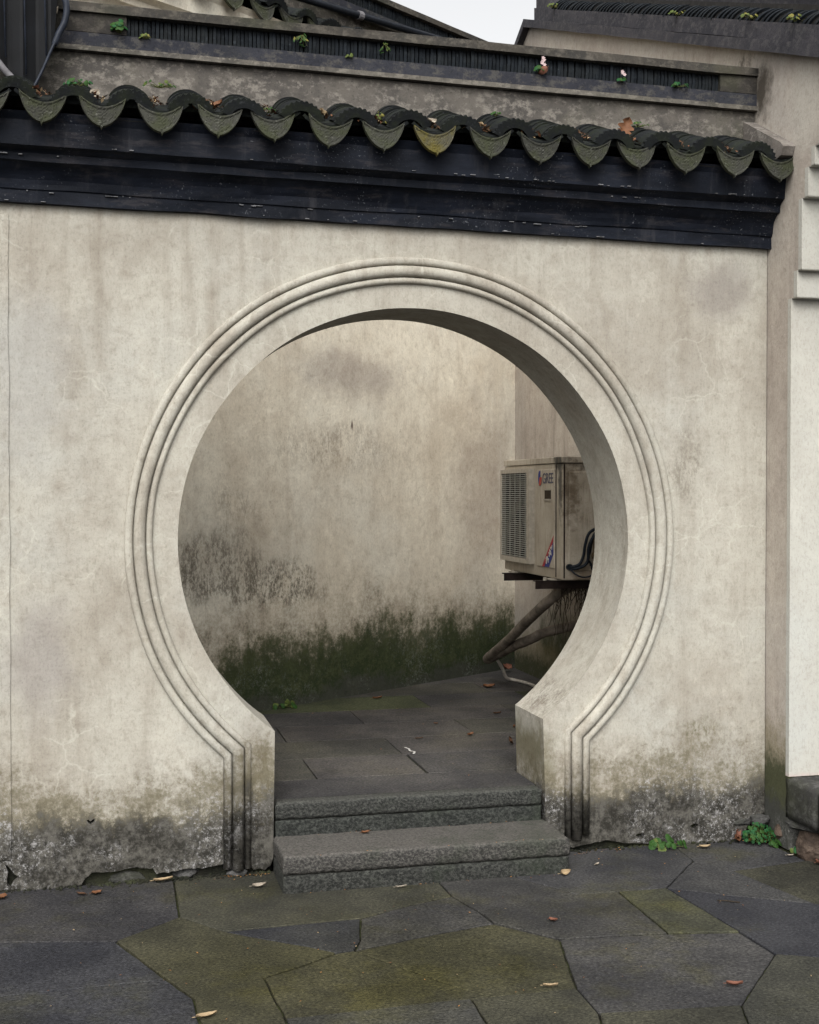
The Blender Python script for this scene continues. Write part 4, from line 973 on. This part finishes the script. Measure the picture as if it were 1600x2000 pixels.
def leaf_mesh(L, W, curl, seed, lobes=0):
    m = MB(); n = 9; rnd = random.Random(seed); vs = []
    for i in range(n + 1):
        t = i / n; w_ = W * (math.sin(math.pi * t ** .8) ** .75) * (1 if not lobes else .55 + .75 * abs(math.sin(t * lobes * math.pi)))
        for k in (-1, -.5, 0, .5, 1):
            z = curl * L * (abs(k) ** 1.5 * .5 * (1 if W else 0)) + curl * L * .9 * (t - .45) ** 2 * 1.6 + .0015 * mnoise.noise((t * 7 + seed, k * 3, 0))
            vs.append((L * (t - .5), w_ * .5 * k * (1 - .3 * curl), max(.0006, z)))
    fs = [(i * 5 + k, (i + 1) * 5 + k, (i + 1) * 5 + k + 1, i * 5 + k + 1) for i in range(n) for k in range(4)]
    m.add(vs, fs)
    o = len(m.v); m.add([(x, y, z + .0007) for x, y, z in m.v[:]], [tuple(reversed(f)) for f in fs])
    m.tube([(-L * .5, 0, vs[2][2]), (-L * .68, L * .05, .003)], .0011, 5)
    return m
def leaf(x, y, z, L, W, curl, mat, rz, lab, tilt=(0, 0), lobes=0, seed=0):
    me = leaf_mesh(L, W, curl, seed, lobes).mesh('fallen_leaf', MAT[mat], True)
    o = link('fallen_leaf', me, None, Matrix.Translation((x, y, z)) @ Matrix.Rotation(R(rz), 4, 'Z') @ Matrix.Rotation(R(tilt[0]), 4, 'X') @ Matrix.Rotation(R(tilt[1]), 4, 'Y'))
    tag(o, lab, 'leaf', 'fallen leaves')
LV = [
 (-.644, -.175, .004, .055, .020, .35, 'leaf_pale', 5, 'pale curled leaf left of the lower step', (25, 0), 0),
 (-1.244, -.11, .004, .040, .034, .2, 'leaf_brown', 20, 'rusty brown leaf beside the wall foot at left', (0, 0), 2),
 (-1.300, -.112, .004, .038, .020, .2, 'leaf_dark', 150, 'small dark brown leaf near the wall foot at left', (0, 0), 0),
 (-1.585, -.085, .004, .045, .038, .25, 'leaf_brown', 60, 'brown leaf in the corner at the left edge of the picture', (0, 0), 2),
 (-.995, -.022, .006, .075, .026, .2, 'leaf_tan', 8, 'long tan leaf lying under the broken wall base', (0, 0), 0),
 (-.933, -1.338, .004, .062, .026, .2, 'leaf_tan', 12, 'tan leaf in the foreground at bottom left', (0, 0), 0),
 (.650, -1.481, .004, .050, .024, .3, 'leaf_red', -20, 'reddish leaf on the big grey slab at bottom right', (0, 0), 0),
 (.101, -1.359, .004, .046, .013, .25, 'leaf_tan', -12, 'narrow tan leaf on the slab joint at bottom centre', (0, 0), 0),
 (.312, -.803, .004, .032, .026, .4, 'leaf_red', -40, 'small brown leaf on the lime-streaked slab', (0, 0), 0),
 (1.250, -.084, .004, .050, .030, .25, 'leaf_tan', -8, 'yellow-brown leaf on the paving below the right wall', (0, 0), 0),
 (.540, -.300, .006, .048, .030, .45, 'leaf_tan', 20, 'shell-shaped tan leaf against the right end of the lower step', (38, 0), 0),
 (1.537, -.279, .004, .030, .014, .2, 'leaf_pale', -10, 'tiny pale leaf by the green clump', (0, 0), 0),
 (-.12, -.311, .004, .045, .010, .2, 'leaf_pale', 6, 'thin pale leaf at the foot of the lower step', (0, 0), 0),
 (.715, -.21, .004, .026, .014, .3, 'leaf_pale', 30, 'small whitish leaf right of the lower step', (0, 0), 0),
 (1.435, -.012, .030, .060, .040, .3, 'leaf_red', 80, 'red-brown leaf standing against the wall by the green clump', (60, -30), 0),
 (1.425, -.03, .016, .050, .036, .3, 'leaf_brown', 30, 'dark red leaf below the standing leaf in the right corner', (50, 10), 0),
 (1.475, -.06, .008, .050, .026, .3, 'leaf_orange', -10, 'orange-brown leaf in front of the green clump', (15, 0), 0),
 (1.60, -.40, .006, .050, .036, .3, 'leaf_red', 20, 'red leaf at the right edge beneath the rubble', (10, 0), 0),
 (-.20, -.028, .142, .036, .026, .3, 'leaf_brown', 10, 'brown leaf on the lower step tread', (0, 0), 2),
 (.703, .899, .292, .055, .040, .35, 'leaf_dark', 75, 'dark brown leaf standing beside the right jamb', (60, 0), 2),
 (.583, 1.156, .277, .040, .032, .4, 'leaf_brown', 30, 'brown leaf on the passage floor left of the right jamb', (0, 0), 2),
 (.492, 1.499, .277, .022, .016, .4, 'leaf_brown', -30, 'small brown leaf in the middle of the passage floor', (0, 0), 0),
 (1.137, 2.638, .277, .075, .055, .3, 'leaf_brown', -5, 'orange-brown leaf on the floor near the thin hose', (8, 0), 2),
 (.363, 2.367, .277, .060, .026, .3, 'leaf_brown', 10, 'brown leaf on the floor near the mossy wall', (0, 0), 0),
 (.900, 1.715, .277, .045, .020, .3, 'leaf_dark', 0, 'dark leaf lying on the floor at the right of the passage', (0, 0), 2),
 (.866, 1.315, .277, .040, .016, .3, 'leaf_brown', 70, 'small reddish leaf beside the right jamb', (0, 0), 0),
 (.31, 1.129, .277, .040, .010, .2, 'leaf_dark', 5, 'thin dark leaf in the middle of the passage', (0, 0), 0),
 (1.46, 3.28, .30, .085, .06, .3, 'leaf_red', 40, 'red leaf in the far corner of the passage', (35, 0), 2),
 (.86, -.13, 2.985, .085, .065, .3, 'leaf_brown', 80, 'red-brown lobed leaf standing on the eave tiles at right', (20, -70), 3),
 (-1.245, -.17, 2.955, .060, .045, .3, 'leaf_pale', 60, 'pale brown leaf caught in a drip tile at left', (30, -35), 2),
 (-.80, -.17, 2.945, .060, .045, .4, 'leaf_brown', 20, 'brown leaf in the fourth drip tile from the left', (25, -20), 2),
 (-.40, -.17, 2.945, .050, .040, .5, 'leaf_tan', 120, 'tan curled leaf in the sixth drip tile from the left', (30, -30), 2),
 (.03, -.18, 2.940, .045, .040, .4, 'leaf_pale', 40, 'pinkish pale leaf in the mossiest drip tile', (40, -10), 0),
 (.235, -.16, 2.945, .045, .032, .4, 'leaf_tan', 80, 'yellowish leaf in the drip tile right of the mossiest one', (25, -20), 0),
 (-1.47, -.16, 2.965, .070, .040, .3, 'leaf_red', 10, 'reddish leaf below the black hopper', (15, 0), 2),
 (.575, .075, 3.265, .050, .036, .3, 'leaf_red', 70, 'pink-brown leaf hanging under the left flower on the ridge', (70, 60), 0),
 (-1.395, .03, 3.325, .045, .032, .3, 'leaf_pale', 100, 'pale star-like leaf caught behind the black hose', (70, 40), 2),
]
for i, (x, y, z, L, W, cu_, mt, rz, lab, tl, lb) in enumerate(LV): leaf(x, y, z, L, W, cu_, mt, rz, lab, tl, lb, i)
# crumbs of dead leaves
m = MB(); rnd = random.Random(8)
def crumb(x, y, z, s_):
    a = rnd.uniform(0, 6.28); t = rnd.uniform(-.5, .5)
    m.cur = rnd.choice((0, 0, 1, 2))
    m.add([(x + s_ * math.cos(a), y + s_ * math.sin(a), z + .001 + max(0, t) * s_), (x - s_ * .5 * math.sin(a), y + s_ * .5 * math.cos(a), z + .0015), (x - s_ * math.cos(a), y - s_ * math.sin(a), z + .001 + max(0, -t) * s_), (x + s_ * .5 * math.sin(a), y - s_ * .5 * math.cos(a), z + .002)], [(0, 1, 2, 3)])
for i in range(150): crumb(rnd.uniform(-1.6, 1.6), rnd.uniform(-1.7, -.02), .003, rnd.uniform(.002, .0055))
for i in range(90): crumb(rnd.uniform(-.5, 1.3), rnd.uniform(.1, 2.6), FZ + .002, rnd.uniform(.002, .006))
for i in range(60): crumb(rnd.uniform(-.55, .55), rnd.choice((-.278, .004)) - abs(rnd.gauss(0, .01)), rnd.choice((.0, .14)) + .002, rnd.uniform(.002, .005))
for i in range(40): crumb(rnd.uniform(-.78, -.58), -abs(rnd.gauss(0, .02)) - .005, .003, rnd.uniform(.003, .007))
for i in range(30): crumb(rnd.uniform(.6, .9), -abs(rnd.gauss(0, .03)) - .005, .003, rnd.uniform(.003, .006))
tag(m.obj('leaf_crumbs', [MAT['leaf_orange'], MAT['leaf_brown'], MAT['leaf_tan']]), 'scattered orange crumbs of dead leaves on the paving', 'leaf litter', kind='stuff')
m = MB()
for k in range(15):
    cx = -1.456 + .2097 * k; zt = -.012 * cx
    if k in (14,): continue
    for i in range(80):
        u = rnd.gauss(0, .024); y = rnd.uniform(-.200, -.14); z = 2.897 + (y + .205) * .42 + abs(u) * .3 + rnd.uniform(.005, .048) * max(.2, 1 - abs(u) * 14) + zt; s_ = rnd.uniform(.005, .014)
        a, b_ = rnd.uniform(0, 6.28), rnd.uniform(-.9, .9); m.cur = rnd.choice((0, 0, 1, 2))
        ax = Vector((math.cos(a), math.sin(a) * .6, b_)) * s_; ay = Vector((-math.sin(a), math.cos(a), .3)) * s_ * .45; c = Vector((cx + u, y, z))
        m.add([c - ax, c + ay, c + ax, c - ay], [(0, 1, 2, 3)])
tag(m.obj('eave_litter', [MAT['leaf_dark'], MAT['leaf_brown'], MAT['leaf_tan']]), 'brown leaf litter heaped in the pans of the eave tiles', 'leaf litter', kind='stuff')

def plant(name, base, n, size, spread, height, mats, lab, cat='plant', seed=0, round_=True, hang=0, out=(0, -1, 0), flowers=None):
    t = thing(name, base, lab, cat, None); rnd = random.Random(seed); B = Vector(base); O = Vector(out)
    fm, sm_ = MB(), MB()
    for i in range(n):
        a = rnd.uniform(0, 6.28); rr = spread * math.sqrt(rnd.random()); h = height * rnd.uniform(.25, 1) * (1 - .5 * rr / max(spread, 1e-6))
        p = B + Vector((math.cos(a) * rr, math.sin(a) * rr * .55, h)) + O * (rr * .25) - Vector((0, 0, hang * rr))
        s_ = size * rnd.uniform(.6, 1.15)
        nrm = (Vector((math.cos(a) * .7, math.sin(a) * .5 - .45, .65 + rnd.uniform(-.3, .3))) + O * .3).normalized()
        u = nrm.cross(Vector((rnd.uniform(-1, 1), rnd.uniform(-1, 1), .2))).normalized(); v = nrm.cross(u)
        K = 8; vs = [p]; asp = rnd.uniform(.75, 1) if round_ else .42
        for k in range(K):
            q = 2 * math.pi * k / K; sc_ = 1 if round_ else (1.0 if k not in (0,) else 1.25)
            vs.append(p + (u * math.cos(q) * s_ + v * math.sin(q) * s_ * asp) * sc_ * rnd.uniform(.88, 1.08) - nrm * s_ * .22)
        fm.cur = rnd.randrange(len(mats)); fm.add(vs, [(0, k + 1, (k + 1) % K + 1) for k in range(K)])
        sm_.tube([B + Vector((math.cos(a) * rr * .15, math.sin(a) * rr * .1, 0)), (B + p) / 2 + Vector((0, 0, h * .15)), p], [.0013, .0011, .0008], 4, False)
    sm_.obj('stem', MAT['stem'], t); fm.obj('foliage', [MAT[k] for k in mats], t)
    if flowers:
        for (dx, dz) in flowers:
            pm = MB(); c = B + Vector((dx, -.012, dz))
            for k in range(5):
                a = k * 1.2566; d = Vector((math.cos(a), -.25, math.sin(a) * .9)); e = Vector((-math.sin(a), 0, math.cos(a)))
                pm.add([c, c + d * .004 + e * .004, c + d * .0095, c + d * .004 - e * .004], [(0, 1, 2, 3)])
            pm.obj('blossom', MAT['pink'], t)
    return t
plant('weed', (-.235, 2.20, .272), 34, .016, .085, .055, ['green', 'green_y'], 'bright green weed at the foot of the mossy wall inside the gate', seed=1)
plant('weed', (1.098, -.035, .0), 26, .017, .080, .055, ['green_y', 'green'], 'yellow-green leafy weed at the base of the right wall', seed=2)
plant('weed', (1.515, -.06, .0), 190, .0085, .085, .105, ['green_d', 'green_d', 'green'], 'dense deep green clump in the corner by the rubble', seed=3)
plant('weed', (1.54, -.13, .0), 9, .017, .05, .03, ['green'], 'few round green leaves in front of the brown stone', seed=4)
plant('weed', (1.60, -.235, .0), 22, .010, .04, .03, ['green_d', 'green_y'], 'small mossy weed at the foot of the large brown rubble', seed=5)
plant('vine', (-1.145, .098, 3.285), 36, .0125, .035, .060, ['green', 'green_d'], 'leafy green vine in the left end of the ridge recess', seed=6)
plant('weed', (-1.045, .098, 3.27), 14, .008, .03, .02, ['green_y', 'moss'], 'low yellowish weed on the ledge near the vine', seed=7)
plant('fern', (-.43, .10, 3.335), 16, .012, .045, .02, ['green', 'moss'], 'small fern hanging below the ridge cap left of centre', seed=8, round_=False, hang=.9)
plant('fern', (-.09, .10, 3.325), 14, .011, .03, .02, ['green', 'green_y'], 'small green fern in the ridge tiles near the middle', seed=9, round_=False, hang=1.2)
plant('weed', (-.235, .098, 3.262), 8, .009, .022, .015, ['green_y'], 'tiny weed on the painted ledge below the middle of the ridge', seed=10)
plant('flowering_weed', (.575, .095, 3.262), 22, .011, .030, .035, ['green_d', 'green'], 'green weed with a pale pink blossom spike on the ridge, left of two', seed=11, flowers=[(.008, .058), (.011, .050), (.006, .044), (.003, .036), (.014, .030)])
plant('flowering_weed', (.94, .095, 3.250), 14, .009, .022, .022, ['green_d', 'green'], 'green weed with small pink blossoms on the ridge, right of two', seed=12, flowers=[(-.002, .040), (.0, .033), (.008, .028)])
plant('weed', (1.20, .096, 3.248), 18, .009, .045, .02, ['green_d', 'green'], 'thin dark weed near the right end of the ridge recess', seed=13)
plant('weed', (-1.00, -.06, 3.035), 26, .0085, .06, .028, ['green', 'green_y'], 'little green sprouts on the cover tile third from the left', seed=14)
plant('weed', (-1.30, -.12, 3.00), 22, .009, .05, .03, ['green', 'green_d'], 'green sprouts on the leftmost cover tile', seed=15)
plant('weed', (-.17, -.15, 2.93), 22, .008, .032, .055, ['moss', 'green_y'], 'yellow moss tuft in the seventh drip tile', seed=16)
plant('weed', (-.60, -.16, 2.94), 10, .008, .03, .03, ['green', 'green_y'], 'small green sprout in the fifth drip tile from the left', seed=17)
plant('weed', (.33, -.06, 3.02), 12, .008, .03, .02, ['green'], 'green sprout between the cover tiles right of centre', seed=18)
plant('weed', (.95, -.05, 3.02), 18, .007, .05, .018, ['green_y', 'green'], 'sprouts on the cover tile behind the lobed red leaf', seed=19)
plant('weed', (1.46, -.15, 2.91), 22, .009, .035, .025, ['green', 'green_y'], 'green sprouts in the rightmost drip tile', seed=20)
plant('weed', (1.265, -.16, 2.91), 12, .007, .03, .04, ['moss', 'green_y'], 'straggly moss in the second drip tile from the right', seed=21)
for i, (y, lab) in enumerate(((2.62, 'yellow-green sprout at the upper left end of the gable tiles'), (.85, 'wispy green sprout on the gable tiles in the middle'), (.12, 'sprig of green leaves on the gable tiles at right'), (-.25, 'wispy yellow-green sprig on the gable tiles near the right edge'))):
    plant('weed', (GX - .02, y, rk(y) + .125), 20, .010, .05, .03, ['green_y', 'moss'], lab, seed=30 + i)
# bird dropping and twig
m = MB(); m.tube(catmull([(.20, .80, FZ + .0022), (.215, .84, FZ + .0022), (.20, .87, FZ + .0022), (.205, .91, FZ + .0022), (.195, .95, FZ + .0022)], 5), [.003 + .004 * abs(math.sin(i * .9)) for i in range(21)], 6)
for i, v in enumerate(m.v): m.v[i] = (v[0], v[1], FZ + .0015 + (v[2] - FZ) * .2)
tag(m.obj('bird_dropping', MAT['dropping'], smooth=True), 'whitish squiggle of bird dropping on the passage floor', 'stain')
m = MB(); m.tube(catmull([(.975, -.735, .004), (1.0, -.75, .006), (1.03, -.765, .004), (1.045, -.775, .004)], 5), .0022, 6)
tag(m.obj('twig', MAT['root'], smooth=True), 'short dark twig on the bluish slab at right', 'twig')
sc.cycles.max_bounces = 7; sc.cycles.diffuse_bounces = 5; sc.cycles.glossy_bounces = 1; sc.cycles.transmission_bounces = 1
sc.cycles.use_denoising = True; sc.cycles.denoising_prefilter = 'NONE'; sc.cycles.denoising_input_passes = 'RGB_ALBEDO_NORMAL'
sc.cycles.denoiser = 'OPENIMAGEDENOISE'
